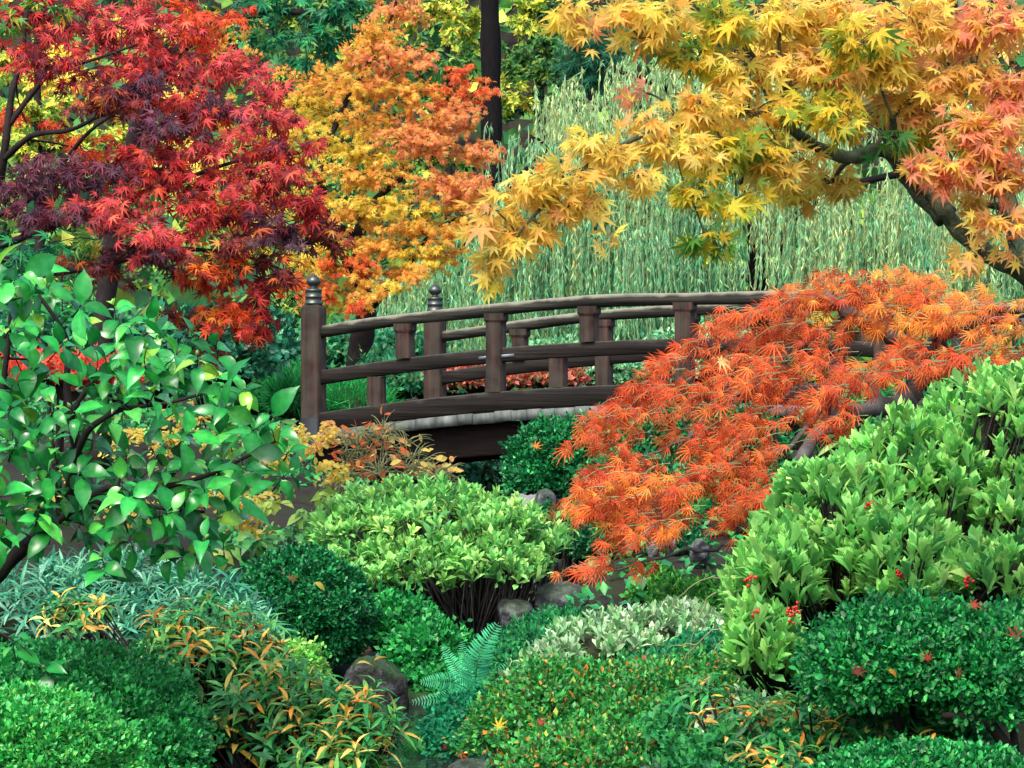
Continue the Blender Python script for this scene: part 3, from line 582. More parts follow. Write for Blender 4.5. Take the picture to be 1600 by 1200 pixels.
q = [(830, 215, 70, 34, 41.5, 34, WIL, (300, 480), (1.0, 2.6)), (900, 160, 80, 34, 41.8, 44, WILP, (260, 460), (.8, 2.4)), (985, 115, 80, 34, 42, 50, WILP, (200, 440), (.7, 2.4)), (1050, 110, 60, 36, 42.4, 40, WILP, (220, 440), (.7, 2.4)), (960, 210, 110, 40, 41.6, 50, WILP, (330, 500), (1, 2.4)), (880, 270, 100, 40, 41.3, 60, WIL, (380, 540), (1.2, 2.8)),
     (1000, 300, 110, 40, 41.5, 60, WIL, (420, 560), (1.2, 2.6)), (1090, 240, 90, 60, 42, 56, WIL, (380, 560), (1.2, 3)), (1180, 180, 100, 60, 42.6, 60, WILP, (320, 480), (1.2, 3)), (1290, 160, 100, 70, 43, 50, WILP, (320, 460), (1.2, 3)), (1270, 310, 70, 34, 42, 40, WIL, (400, 470), (.7, 1.8)), (1340, 330, 80, 34, 41.8, 56, WILP, (410, 480), (.7, 1.7)), (1430, 320, 90, 36, 42, 60, WIL, (410, 500), (.7, 2)),
     (1540, 310, 90, 40, 42, 60, WILP, (420, 500), (.7, 2)), (1600, 300, 60, 60, 42, 30, WIL, (420, 500), (1, 2)), (800, 320, 60, 40, 41.2, 40, WIL, (430, 560), (1, 2.4)), (740, 390, 60, 30, 41.2, 36, WIL, (470, 580), (.8, 2)), (680, 430, 50, 24, 41.3, 34, WIL, (500, 600), (.8, 1.8)), (625, 450, 40, 24, 41.4, 26, WIL, (510, 600), (.7, 1.6)), (930, 380, 110, 34, 41.2, 60, WIL, (480, 590), (1, 2)), (1040, 380, 60, 34, 41.6, 30, WIL, (470, 580), (.8, 1.8)),
     (1420, 180, 120, 80, 43, 50, WILP, (320, 470), (1, 3)), (1550, 190, 90, 80, 43, 40, WILP, (320, 470), (1, 3)), (1120, 400, 50, 24, 42, 16, WIL, (470, 560), (.7, 1.4)), (1220, 400, 40, 20, 42, 14, WIL, (450, 540), (.6, 1.2)), (1000, 440, 160, 40, 43.5, 60, WIL, (520, 620), (.8, 1.6)), (800, 470, 140, 40, 43.5, 60, WIL, (540, 620), (.8, 1.6))]
T.pads(f, [dict(pad(*a[:7], dr=.7), end=a[7], len=a[8]) for a in q], strands, 1.6)
T.done()

# --- golden maple leaning in from the bank beside the camera
xb = P(1990, 900, 8.6); xb[2] = gz(xb[0], 8.6)
T = Tree('golden_maple', 'golden leaved maple with a crooked mossy limb arching over the laceleaf maple', 'tree', xb, M_bark)
T.limb([xb, P(1900, 720, 8.6), P(1740, 540, 8.6), P(1600, 428, 8.6), P(1540, 395, 8.6), P(1490, 350, 8.6), P(1450, 290, 8.6), P(1410, 250, 8.6), P(1372, 234, 8.6), P(1330, 246, 8.5), P(1290, 236, 8.5), P(1250, 212, 8.5), P(1212, 172, 8.5), P(1186, 110, 8.5), P(1160, 60, 8.5), P(1150, -20, 8.5)], .034, .010, 14)
T.limb([P(1480, 340, 8.62), P(1432, 290, 8.66), P(1398, 240, 8.7), P(1385, 198, 8.7), P(1332, 150, 8.75), P(1305, 112, 8.75), P(1262, 60, 8.8), P(1240, -20, 8.8)], .036, .012, 10, main=False)
T.limb([P(1390, 225, 8.65), P(1396, 196, 8.55), P(1394, 182, 8.5)], .013, .009, 8, main=False)
T.limb([P(1226, 190, 8.5), P(1226, 130, 8.4), P(1218, 86, 8.4)], .018, .012, 8, main=False)
T.limb([P(1600, 428, 8.6), P(1560, 250, 9), P(1530, 120, 9.1), P(1500, 0, 9.2)], .03, .012, 8, main=False)
T.limb([P(1215, 175, 8.5), P(1120, 180, 8.3), P(1020, 205, 8.1), P(930, 250, 8), P(850, 320, 7.9), P(790, 390, 7.9)], .012, .003, 7, main=False)
T.limb([P(1160, 60, 8.5), P(1060, 30, 8.4), P(940, 10, 8.3)], .012, .004, 7, main=False)
f = Fol(T.root, MAPLEG, 'gold', 300)
q = [(890, 15, 44, 26, 8.1, 15, GOLD), (950, 20, 50, 26, 8.2, 18, GORG), (925, 55, 30, 20, 8.1, 7, GORG), (1040, 25, 60, 34, 8.2, 30, GOLD), (1000, 60, 34, 20, 8.2, 9, GOLD), (1125, 30, 60, 36, 8.3, 34, GGRN), (1220, 30, 70, 36, 8.4, 40, GOLD), (1320, 30, 70, 36, 8.4, 40, GORG), (1430, 35, 80, 38, 8.5, 46, GORG), (1545, 40, 70, 42, 8.5, 42, GPNK),
     (1090, 90, 56, 30, 8.3, 26, GGRN), (1170, 100, 60, 36, 8.3, 32, GOLD), (1270, 105, 70, 36, 8.4, 40, GORG), (1370, 100, 70, 36, 8.5, 40, GOLD), (1480, 120, 70, 36, 8.5, 38, GORG), (1570, 140, 50, 44, 8.5, 30, GPNK), (1340, 70, 60, 30, 8.2, 22, GGRN),
     (1090, 165, 60, 32, 8.2, 28, GOLD), (1170, 175, 64, 34, 8.3, 34, GOLD), (1265, 165, 60, 32, 8.3, 28, GGRN), (1320, 185, 46, 34, 8.2, 22, GGRN), (1410, 165, 60, 34, 8.6, 28, GORG), (1450, 210, 60, 32, 8.7, 26, GGRN), (1530, 210, 70, 38, 8.4, 34, GPNK), (1385, 215, 24, 20, 8.3, 6, GLEAF),
     (1010, 190, 50, 20, 8.1, 10, GORG), (930, 215, 46, 16, 8, 7, GOLD), (1060, 230, 66, 30, 8.1, 30, GOLD), (960, 245, 60, 26, 8, 22, GOLD), (880, 275, 60, 24, 7.9, 22, GOLD), (1140, 245, 66, 36, 8.2, 34, GGRN), (1220, 250, 50, 32, 8.3, 24, GOLD), (1300, 285, 52, 20, 8.6, 22, GOLD), (1240, 300, 36, 16, 8.6, 10, GOLD), (1480, 265, 50, 32, 8.4, 22, GPNK), (1570, 270, 50, 40, 8.4, 26, GPNK), (1420, 262, 18, 16, 8.3, 5, GPNK),
     (820, 305, 56, 22, 7.9, 20, GOLD), (765, 330, 36, 22, 7.85, 12, GORG), (880, 325, 46, 22, 7.9, 16, GORG), (800, 365, 40, 24, 7.9, 14, GOLD), (765, 395, 24, 20, 7.9, 8, GOLD), (775, 432, 16, 16, 7.9, 4, YEL), (840, 350, 34, 18, 7.9, 9, GORG), (930, 300, 44, 20, 7.95, 12, GOLD), (955, 378, 12, 14, 7.9, 3, GOLD), (1080, 310, 44, 28, 8.1, 16, GGRN), (1100, 365, 36, 28, 8.1, 12, GLEAF), (1125, 395, 22, 18, 8.1, 5, GLEAF), (1150, 315, 44, 24, 8.2, 13, GGRN),
     (1560, 345, 44, 24, 8.4, 12, GORG), (1590, 395, 30, 18, 8.4, 6, GORG), (1520, 395, 22, 14, 8.3, 4, GORG), (1510, 320, 40, 20, 8.8, 10, GORG), (1010, 145, 34, 12, 8.2, 4, GPNK), (1000, 275, 40, 22, 8, 12, GOLD), (1190, 220, 60, 30, 8.7, 24, GGRN), (1350, 140, 90, 40, 9, 34, GORG), (1480, 60, 100, 50, 9.1, 40, GORG), (1230, 70, 100, 50, 9.1, 40, GOLD), (1550, 200, 60, 60, 9, 26, GORG)]
T.pads(f, [pad(*a) for a in [(x, y, rx*1.15, ry*1.15, D, int(n*(2.9 if x < 1200 else 4.2)), pl) for x, y, rx, ry, D, n, pl in q]], spray(.045, droop=.5, per=5, tw=.002, up=.4, camn=.6, jit=.09))
T.done()

# --- laceleaf maple
xb = P(1400, 830, 14.2); xb[2] = gz(xb[0], 14.2)
T = Tree('laceleaf_maple', 'low weeping laceleaf maple with cascading orange leaves and twisted grey limbs', 'tree', xb, M_grey); T.twm = M_olive
T.limb([xb, P(1385, 720, 14.2), P(1400, 650, 14.2), P(1430, 600, 14.2), P(1420, 545, 14.2), P(1380, 520, 14.2), P(1330, 490, 14.1), P(1290, 460, 14.1)], .075, .025, 10, .006)
T.limb([P(1395, 660, 14.2), P(1420, 628, 14), P(1350, 640, 13.8), P(1310, 640, 13.7), P(1290, 625, 13.7)], .05, .03, 10, .005, main=False)
T.limb([P(1310, 640, 13.7), P(1268, 690, 13.5), P(1250, 725, 13.4), P(1262, 745, 13.4), P(1300, 735, 13.5)], .034, .026, 9, .003, main=False)
T.limb([P(1390, 690, 14.2), P(1420, 660, 14), P(1450, 628, 13.9), P(1490, 640, 13.8), P(1520, 632, 13.8), P(1545, 650, 13.8)], .03, .014, 8, .004, main=False)
T.limb([P(1420, 560, 14.2), P(1480, 520, 14.2), P(1540, 500, 14.2), P(1610, 500, 14.2)], .04, .014, 8, .008, main=False)
T.limb([P(1290, 625, 13.7), P(1235, 695, 13.7), P(1170, 722, 13.5), P(1110, 738, 13.4), P(1040, 765, 13.3)], .015, .005, 7, .006, main=False)
T.limb([P(1330, 490, 14.1), P(1250, 545, 14.3), P(1170, 600, 14.0), P(1090, 665, 13.7), P(1000, 725, 13.5)], .02, .005, 7, .008, main=False)
T.limb([P(1340, 640, 13.8), P(1300, 790, 13.6), P(1220, 832, 13.5), P(1130, 852, 13.4), P(1060, 866, 13.3), P(960, 892, 13.25)], .018, .005, 7, .006, main=False)
T.limb([P(1320, 500, 14.1), P(1300, 560, 14.1), P(1250, 600, 13.9), P(1180, 650, 13.7)], .015, .005, 7, .008, main=False)
f = Fol(T.root, LACE, 'lace', 300)
q = [(1330, 432, 56, 22, 14.2, 60, LACEP), (1420, 445, 80, 26, 14.2, 90, LACEY), (1530, 470, 70, 30, 14.2, 80, LACEY), (1590, 490, 40, 30, 14.2, 36, LACEY), (1240, 462, 56, 22, 14.1, 60, LACEP), (1185, 490, 60, 26, 14, 60, LACEP), (1120, 520, 56, 24, 13.8, 52, LACEP), (1060, 560, 56, 24, 13.6, 50, LACEP), (1010, 600, 50, 22, 13.4, 44, LACEP), (965, 645, 46, 24, 13.2, 40, LACEP),
     (1300, 480, 66, 26, 14, 64, LACEP), (1400, 485, 70, 26, 14, 70, LACEY), (1490, 510, 60, 26, 14, 54, LACEY), (1570, 540, 46, 26, 14, 36, LACEY), (1230, 520, 56, 22, 13.8, 40, LACEP), (1160, 555, 50, 22, 13.6, 34, LACEP), (1100, 590, 44, 20, 13.4, 24, LACEP), (1340, 530, 60, 22, 13.9, 44, LACEY), (1430, 550, 60, 22, 13.9, 36, LACEY), (1280, 570, 54, 24, 13.7, 36, LACEP), (1370, 580, 50, 20, 13.8, 30, LACEY), (1500, 570, 40, 14, 13.9, 14, LACEY), (1560, 585, 36, 12, 13.9, 10, LACEY),
     (1220, 615, 54, 26, 13.5, 44, LACEP), (1300, 620, 44, 22, 13.6, 30, LACEP), (1150, 650, 54, 24, 13.3, 40, LACEP), (1280, 665, 40, 30, 13.4, 36, LACEP), (1210, 675, 50, 22, 13.3, 34, LACEP), (1090, 690, 40, 20, 13.2, 22, LACEP), (950, 695, 44, 26, 13, 32, LACEP), (1020, 670, 30, 16, 13.2, 12, LACEP), (930, 740, 34, 22, 13, 24, LACEP), (985, 770, 54, 28, 12.9, 44, LACEY), (1050, 750, 54, 26, 12.9, 40, LACEP), (1110, 770, 56, 30, 13, 48, LACEP), (1160, 800, 46, 26, 13, 34, LACEP), (930, 800, 28, 16, 13, 12, LACEY), (960, 820, 34, 16, 12.9, 14, LACEY), (1040, 815, 50, 20, 12.9, 28, LACEY), (1110, 835, 40, 16, 13, 18, LACEY), (1150, 735, 40, 20, 13.1, 22, LACEP),
     (950, 885, 44, 16, 13.1, 30, ROJ), (905, 895, 24, 9, 13.1, 10, ROJ), (1000, 895, 26, 12, 13, 10, LACEP), (1060, 720, 40, 18, 13.1, 18, LACEP), (1230, 570, 40, 18, 13.7, 20, LACEP), (1350, 460, 90, 20, 14.6, 50, LACEY), (1480, 475, 90, 24, 14.6, 50, LACEY)]
LP = [(1000, 585), (1100, 500), (1200, 458), (1290, 432), (1360, 416), (1500, 440), (1610, 470), (1610, 600), (1500, 585), (1430, 590), (1335, 615), (1320, 680), (1240, 695), (1200, 720), (1215, 790), (1160, 830), (1090, 825), (1040, 840), (980, 830), (915, 790), (915, 720), (905, 690), (950, 640)]
q2 = [a for a in q if a[1] > 880]+[(x, y+6, rx, ry, D, int(n*.55), pl) for x, y, rx, ry, D, n, pl in q if x > 1380 and y < 550]
while len(q2) < 215:
    x, y = rng.uniform(900, 1610), rng.uniform(415, 840)
    if not inside(x, y, LP) or (1120 < x < 1300 and 585 < y < 640 and rng.random() < .45) or (960 < x < 1140 and 640 < y < 735 and rng.random() < .55): continue
    yel = np.clip((x-1250)/250, 0, 1)*np.clip((560-y)/60, 0, 1)+.35*(y > 740)
    q2.append((x, y+6, rng.uniform(30, 62), rng.uniform(8, 18), 14.3-(y-430)/410*1.35+rng.normal(0, .17), 20, LACEY if rng.random() < yel else LACEP))
T.pads(f, [pad(*a) for a in q2], spray(.074, droop=.55, per=6, tw=.0026, up=.5, lean=(-.45, -.1, 0), camn=.4, jit=.17, flow=(-.85, -.1, -.4)), .7)
T.done()

# --- camellia
xb = P(-120, 1080, 10.2); xb[2] = gz(xb[0], 10.2)
T = Tree('camellia', 'camellia bush with large glossy deep green leaves and fat buds below the crimson maple', 'shrub', xb, M_twig)
T.limb([xb, P(-70, 970, 10.2), P(-10, 905, 10.2), P(40, 852, 10.2), P(97, 800, 10.2), P(122, 720, 10.1), P(110, 650, 10.1), P(104, 600, 10.1), P(104, 530, 10.1), P(60, 460, 10.1)], .034, .006, 9)
T.limb([P(122, 720, 10.1), P(112, 655, 10), P(135, 610, 10), P(180, 560, 10), P(230, 520, 10)], .014, .004, 7, main=False)
T.limb([P(100, 790, 10.2), P(128, 690, 10.0), P(160, 655, 9.95), P(200, 638, 9.9), P(270, 628, 9.9), P(360, 600, 9.9)], .014, .004, 7, main=False)
T.limb([P(95, 810, 10.2), P(160, 785, 10), P(240, 765, 9.9), P(330, 740, 9.9), P(430, 690, 9.9)], .018, .004, 7, main=False)
T.limb([P(40, 852, 10.2), P(90, 815, 10.05), P(170, 762, 10), P(230, 790, 9.9), P(320, 800, 9.9)], .016, .005, 8, main=False)
T.limb([xb, P(-40, 900, 10.1), P(-10, 700, 10.1), P(10, 560, 10.1), P(20, 440, 10.1)], .025, .005, 8, main=False)
f = Fol(T.root, CAMEL, 'glossy', 300)
CAMP = [(24, 119, 51, 5), (40, 143, 63, 4), (10, 81, 38, 3), (68, 159, 65, 2), (120, 176, 61, .6)]
poly = np.array([(-40, 410), (60, 412), (130, 435), (210, 470), (310, 495), (345, 540), (330, 575), (400, 615), (455, 665), (480, 735), (410, 760), (375, 830), (350, 870), (270, 860), (160, 880), (90, 835), (-40, 860)], float)
cl = []
while len(cl) < 140:
    x, y = rng.uniform(-40, 480), rng.uniform(405, 880)
    if not inside(x, y, poly): continue
    if x > 380 and y > 700 and rng.random() < .6: continue
    if 30 < x < 150 and 545 < y < 625 and rng.random() < .8: continue
    if 20 < x < 260 and 630 < y < 720 and rng.random() < .55: continue
    if 130 < x < 330 and 660 < y < 700 and rng.random() < .4: continue
    if any((x-a)**2+(y-b_)**2 < 24**2 for a, b_, _ in cl): continue
    cl.append((x, y, rng.uniform(9.6, 10.5)))
cl += [(20, 1000, 9.9), (70, 1045, 9.9), (140, 1120, 9.5)]
BUDS = Acc()
def camcluster(tree, fol, p):
    c = p['c']; m = rng.integers(5, 8); ax = nz(np.array((rng.normal(.25, .4), rng.normal(-.3, .4), .5)))
    az = rng.uniform(0, 6.28)+np.arange(m)*2.4; e1 = nz(np.cross(ax, (.2, .1, 1))); e2 = np.cross(ax, e1)
    rad = np.cos(az)[:, None]*e1+np.sin(az)[:, None]*e2; op = np.linspace(.9, 1.9, m)[:, None]
    d = ax*np.cos(op)+rad*np.sin(op)+np.array((.05, -.1, -.22))+rng.normal(0, .2, (m, 3)); n = ax*.5+np.array((0, -.4, .6))+rng.normal(0, .4, (m, 3))
    fol.add(c-ax*np.linspace(0, .05, m)[:, None], d, n, .079*np.exp(rng.normal(0, .2, m)), pal(CAMP, m, .18), wid=rng.uniform(.95, 1.2, m))
    if rng.random() < .6:
        b0 = c+ax*.004; BUDS.tube([b0, b0+ax*.006, b0+ax*.014, b0+ax*.021], [.002, .0065, .0055, .0008], 6)
    tree.tw.tube([c-ax*.07+rng.normal(0, .008, 3), c-ax*.03, c], [.003, .0024, .0018], 4, False)
T.pads(f, [dict(c=P(*a), R=None) for a in cl], camcluster, .25)
T.done()
BUDS.build('buds', LM['box'][0], T.root, True, 'stuff')
me = bpy.data.objects['buds'].data; a = me.attributes.new('col', 'FLOAT_COLOR', 'POINT'); a.data.foreach_set('color', np.tile((.22, .38, .14, 1), len(me.vertices)).astype(np.float32))

# ------------------------------------------------------------------ shrubs
def ell(px, py, rx, ry, D, dr=None): return P(px, py, D), np.array((rx*D/F, dr if dr else rx*D/F, ry*D/F))
def surf(c, R, n, zmin=-.4, amp=.08, freq=4., depth=.22, seed=0):
    d = rnd(int(n*2.2)); d = d[(d[:, 2] > zmin) & ((d[:, 1] < .35) | (rng.random(len(d)) < .4))][:n]
    b_ = 1+amp*noise(d*1.0+seed*3.7, freq, seed)+amp*.5*noise(d+seed, freq*2.3, seed+1)
    r = b_*(1-depth*rng.random(len(d))**1.6); return c+d*R*r[:, None], nz(d/R), d
def core(root, c, R, amp=.08, freq=4., seed=0, k=.78, zmin=-.9):  # solid inner mass, not single twigs; its dark colour paints shade between leaves
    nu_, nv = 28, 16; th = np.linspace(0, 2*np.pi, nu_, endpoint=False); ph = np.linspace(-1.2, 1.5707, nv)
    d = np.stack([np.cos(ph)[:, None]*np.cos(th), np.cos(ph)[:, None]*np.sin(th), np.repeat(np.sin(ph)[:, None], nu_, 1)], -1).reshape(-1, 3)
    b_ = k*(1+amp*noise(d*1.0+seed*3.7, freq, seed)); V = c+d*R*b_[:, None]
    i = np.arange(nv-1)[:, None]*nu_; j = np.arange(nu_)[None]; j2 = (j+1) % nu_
    obj('shade_core', mesh('shade_core', V, np.stack([i+j, i+j2, i+nu_+j2, i+nu_+j], -1).reshape(-1, 4), True), M_core, root)
def stem(root, c, R, mat=None, n=3, spread=.3):
    a = Acc(); g0 = np.array((c[0], c[1], 0)); g0[2] = gz(c[0], c[1])-.03
    for k in range(n):
        o = rng.normal(0, spread, 3)*R*np.array((1, 1, .2)); a.tube([g0+rng.normal(0, .02, 3)*(1, 1, 0), g0*.5+c*.5+o*.5, c+o], [.02, .014, .006], 6)
    a.build('stems', mat or M_twig, root, True)
_seed = [0]
def mound(name, label, ells, pl, n, size, tmpl=SMALL, mat='box', amp=.08, freq=4., depth=.22, zmin=-.4, cat='shrub', jit=.22, lie=.55, group=None, singles=0, up=.25, k=.78, stray=True):
    c0, R0 = ell(*ells[0]); root = thing(name, label, cat, (c0[0], c0[1], gz(c0[0], c0[1])), group)
    f = Fol(root, tmpl, mat, singles); tot = sum(e[2]*e[3] for e in ells)
    for e in ells:
        _seed[0] += 1; c, R = ell(*e); m = int(n*e[2]*e[3]/tot)
        p, nr, d = surf(c, R, m, zmin, amp, freq, depth, _seed[0]); m = len(p)
        dd = nr*lie+rng.normal(0, .6, (m, 3))+np.array((0, 0, up)); nn = nr*.8+np.array((0, 0, .4))+rng.normal(0, .45, (m, 3))
        if stray:                                                    # uneven new growth standing out of the clipped face
            ks = rng.choice(m, max(4, int(m*.012))); ds = nz(nr[ks]*.8+np.array((0, 0, .5))+rng.normal(0, .35, (len(ks), 3)))
            for h in range(6):
                t_ = (h+1)/6*rng.uniform(1.0, 2.6, (len(ks), 1))*size; f.add(p[ks]+ds*t_, ds+rng.normal(0, .6, ds.shape), nr[ks]+rng.normal(0, .5, ds.shape), size*rng.uniform(.8, 1.15, len(ks)), pal(pl, len(ks), jit))
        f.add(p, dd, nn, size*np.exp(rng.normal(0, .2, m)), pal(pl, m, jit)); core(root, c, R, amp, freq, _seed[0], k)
    stem(root, c0, R0); return root
def rosettes(name, label, ells, pl, n, size, tmpl=SKIM, mat='skimmia', leaves=8, zmin=-.25, cat='shrub', singles=300, stems=True, opn=(.25, 1.15), amp=.10, freq=3., depth=.25, group=None, axis=(0, 0, .8), cr=True, jit=.14, stem_mat=None, droop=0., axn=.5, base=None):
    c0, R0 = ell(*ells[0]); b0 = np.array((c0[0], c0[1], 0)) if base is None else np.array(base, float); b0[2] = gz(b0[0], b0[1])-.02
    root = thing(name, label, cat, b0, group); f = Fol(root, tmpl, mat, singles); tot = sum(e[2]*e[3] for e in ells); A = Acc()
    for e in ells:
        _seed[0] += 1; c, R = ell(*e); m = max(3, int(n*e[2]*e[3]/tot)); p, nr, d = surf(c, R, m, zmin, amp, freq, depth, _seed[0])
        ax = nz(nr*axn+np.array(axis)+rng.normal(0, .22, p.shape))
        for q_, a_ in zip(p, ax):
            k = max(3, int(rng.normal(leaves, 1.3))); az = rng.uniform(0, 6.28)+np.arange(k)*2.4; e1 = nz(np.cross(a_, (.3, 1., .1))); e2 = np.cross(a_, e1)
            rad = np.cos(az)[:, None]*e1+np.sin(az)[:, None]*e2; op = np.linspace(opn[0], opn[1], k)[:, None]*rng.uniform(.85, 1.15, (k, 1))
            dd = a_*np.cos(op)+rad*np.sin(op)+np.array((0, 0, -droop)); nn = a_*np.sin(op)-rad*np.cos(op)+rng.normal(0, .15, (k, 3))
            cl_ = np.where(rng.random((k, 1)) < .55, np.repeat(pal(pl, 1, jit), k, 0), pal(pl, k, jit))
            f.add(q_-a_*np.linspace(0, size*.45, k)[:, None], dd, nn, size*np.exp(rng.normal(0, .14, k))*np.linspace(.8, 1.05, k), cl_)
            if stems:
                o = rng.normal(0, .03, 3); L = np.linalg.norm(q_-b0); t = np.linspace(0, 1, 5)[:, None]
                A.tube(b0+(q_-b0)*t+np.sin(t*np.pi)*(o+np.array((0, 0, -.08*L))+(q_-c)*np.array((.18, .18, 0)))-a_*size*.3*t, np.linspace(.009, .0035, 5), 3, False)
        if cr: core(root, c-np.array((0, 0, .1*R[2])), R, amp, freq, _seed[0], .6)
    if stems: A.build('stems', stem_mat or M_twig, root, True)
    else: stem(root, c0, R0)
    return root

SKP = [(112, 180, 98, 4), (138, 196, 116, 3), (80, 152, 82, 3), (164, 204, 116, 1.2), (56, 126, 72, 1)]
SKR = [(106, 176, 92, 4), (130, 192, 106, 3), (80, 152, 80, 3), (156, 204, 120, 1.4), (54, 120, 66, .8)]
BOX = [(16, 98, 52, 4), (28, 122, 64, 3), (9, 70, 42, 3), (58, 156, 86, 1)]
BOXR = [(20, 114, 54, 4), (38, 138, 65, 3), (11, 81, 42, 3), (77, 169, 89, 1)]
AZL = [(48, 152, 69, 4), (70, 171, 82, 3), (31, 126, 60, 2), (109, 184, 84, 1)]
AZM = [(32, 127, 61, 4), (48, 147, 70, 3), (19, 99, 49, 2)]
FINE = [(36, 128, 68, 4), (60, 148, 72, 3), (24, 100, 58, 2)]

mid_base = P(735, 1000, 16.2)
rosettes('skimmia_bush', 'broad pale green bush of upright leaf whorls on bare stems below the bridge', [(675, 850, 178, 92, 16, .62), (560, 840, 76, 60, 15.9, .35), (790, 850, 66, 70, 15.8, .35), (650, 800, 120, 50, 16.2, .4), (630, 892, 120, 52, 15.6, .4), (770, 885, 86, 46, 15.5, .3)], SKP, 1350, .071, leaves=8, zmin=-.55, base=(mid_base[0], mid_base[1], 0), opn=(.12, .95), depth=.5, cr=False, stem_mat=M_grey)
rosettes('skimmia_bush', 'large bright green bush of fleshy leaf whorls with red berries behind the clipped dome', [(1310, 830, 105, 110, 10.6, .5), (1210, 910, 80, 80, 10.2, .4), (1420, 760, 110, 110, 10.9, .55), (1540, 700, 110, 105, 11.1, .55), (1600, 650, 60, 70, 11, .4), (1400, 890, 100, 90, 10.2, .4), (1190, 1010, 60, 60, 9.8, .22), (1560, 900, 70, 50, 9.9, .22), (1560, 800, 90, 80, 10.7, .4)], SKR, 1500, .077, leaves=9, zmin=-.6, base=(1.3, 10.6, 0), opn=(.05, .6), depth=.35, axn=.35)
SB = bpy.data.objects['skimmia_bush.001']
BER = Acc()
for x, y, D in ((1176, 905, 9.75), (1240, 955, 9.7), (1183, 956, 9.65), (1238, 962, 9.6), (1510, 908, 9.6), (1360, 790, 10.2), (1404, 895, 9.8)):
    for _ in range(9):
        c = P(x, y, D)+rng.normal(0, .011, 3); BER.lathe(c, [(0, -.006), (.0045, -.004), (.006, 0), (.0045, .004), (0, .006)], 7)
mb, tb, bb, ob = nodes('red_berry'); bb.inputs['Base Color'].default_value = (.5, .012, .01, 1); bb.inputs['Roughness'].default_value = .25
BER.build('berries', mb, SB, True, 'stuff')

mound('clipped_boxwood', 'dense round clipped dark green boxwood ball beside the dark boulder', [(472, 962, 106, 100, 14)], BOX, 36000, .0225, SMALL, amp=.07, freq=13, depth=.26, zmin=-.7, lie=.7, k=.7)
mound('spreading_holly', 'low loose dark green shrub spilling between clipped ball and fern', [(625, 985, 60, 44, 14.2), (670, 1030, 64, 50, 13.8), (700, 1075, 50, 40, 13.6), (610, 960, 40, 30, 14.4)], AZM, 12000, .033, SMALL, amp=.2, freq=8, depth=.4, zmin=-.5, lie=.7)
mound('clipped_azalea', 'bright light green clipped azalea mound with tiny leaves beside the darker mound', [(40, 1215, 180, 130, 9.0)], AZL, 26000, .0185, SMALL, amp=.08, freq=14, depth=.2, zmin=-.1, lie=.9, k=.74)
mound('clipped_azalea', 'mid green spreading azalea mound sloping under the yellowing rhododendron', [(110, 1150, 200, 130, 10.4, .5), (60, 1070, 130, 60, 10.9, .4), (250, 1190, 70, 70, 10.2, .3)], AZM, 36000, .021, SMALL, amp=.12, freq=13, depth=.28, zmin=-.2, lie=.8, k=.7)
RHB = [(76, 158, 122, 4), (48, 128, 98, 3), (112, 184, 146, 2.5), (30, 100, 74, 2), (140, 200, 160, 1)]
rosettes('blue_green_rhododendron', 'blue green rhododendron with narrow drooping leaves next to the boxwood ball', [(290, 975, 130, 84, 12.6, .45), (180, 940, 120, 80, 12.8, .45), (70, 960, 120, 90, 12.7, .45), (385, 1000, 56, 50, 12.3, .3)], RHB, 430, .10, NARROW, 'azalea', leaves=9, zmin=-.3, singles=200, opn=(.5, 1.6), droop=.15, stems=False)
YAZ = [(50, 142, 72, 5), (34, 114, 66, 3.5), (90, 166, 76, 3), (226, 184, 76, 1.3), (214, 146, 60, .8), (236, 204, 110, .7), (150, 90, 50, .35)]
YAZ2 = [(52, 146, 72, 5), (36, 118, 66, 3.5), (98, 172, 78, 3), (228, 190, 80, 1.3), (220, 156, 64, .7), (238, 206, 114, .7)]
rosettes('yellowing_azalea', 'straggly azalea with green, yellow and rust leaves above the mid green mound', [(330, 1010, 110, 60, 11.4, .35), (260, 1040, 70, 50, 11.2, .3), (390, 1040, 80, 56, 11.3, .3), (320, 970, 80, 36, 11.5, .3), (120, 965, 60, 40, 11.7, .25)], YAZ, 210, .085, LANCE, 'azalea', leaves=8, zmin=-.4, singles=220, opn=(.6, 1.6), droop=.2, cr=False, depth=.7)
rosettes('yellowing_azalea', 'yellow tipped azalea leaning over the stream below the dark boulder', [(480, 1130, 110, 80, 10.9, .35), (560, 1150, 70, 80, 10.7, .3), (420, 1090, 90, 60, 11, .3), (520, 1200, 100, 60, 10.5, .3), (350, 1140, 60, 40, 10.9, .2)], YAZ2, 260, .088, LANCE, 'azalea', leaves=8, zmin=-.4, singles=220, opn=(.6, 1.55), droop=.15, cr=False, depth=.7)
mound('clipped_dome', 'small lime green dome peeping out behind the yellow tipped azalea', [(455, 1050, 48, 42, 12.2)], [(120, 186, 84, 4), (86, 160, 76, 3), (160, 204, 96, 1)], 6000, .027, SMALL, amp=.05, freq=8)
mound('cloud_boxwood', 'small leaved clipped shrub on a crooked dark trunk before the berried bush', [(1430, 1030, 165, 92, 9.1, .34), (1340, 1050, 90, 70, 9.0, .26), (1540, 1060, 100, 96, 9.0, .3), (1590, 1000, 60, 60, 9.2, .25)], BOXR, 33000, .020, OVAL, amp=.12, freq=13, depth=.4, zmin=-.65, k=.55, lie=.7)
CB = bpy.data.objects['cloud_boxwood']; a = Acc()
g0 = P(1640, 1240, 8.9)
a.tube([g0+np.array((.1, 0, -.4)), g0, P(1590, 1190, 8.85), P(1550, 1135, 8.8), P(1510, 1117, 8.8), P(1472, 1118, 8.8)], [.03, .026, .021, .018, .014, .009], 9)
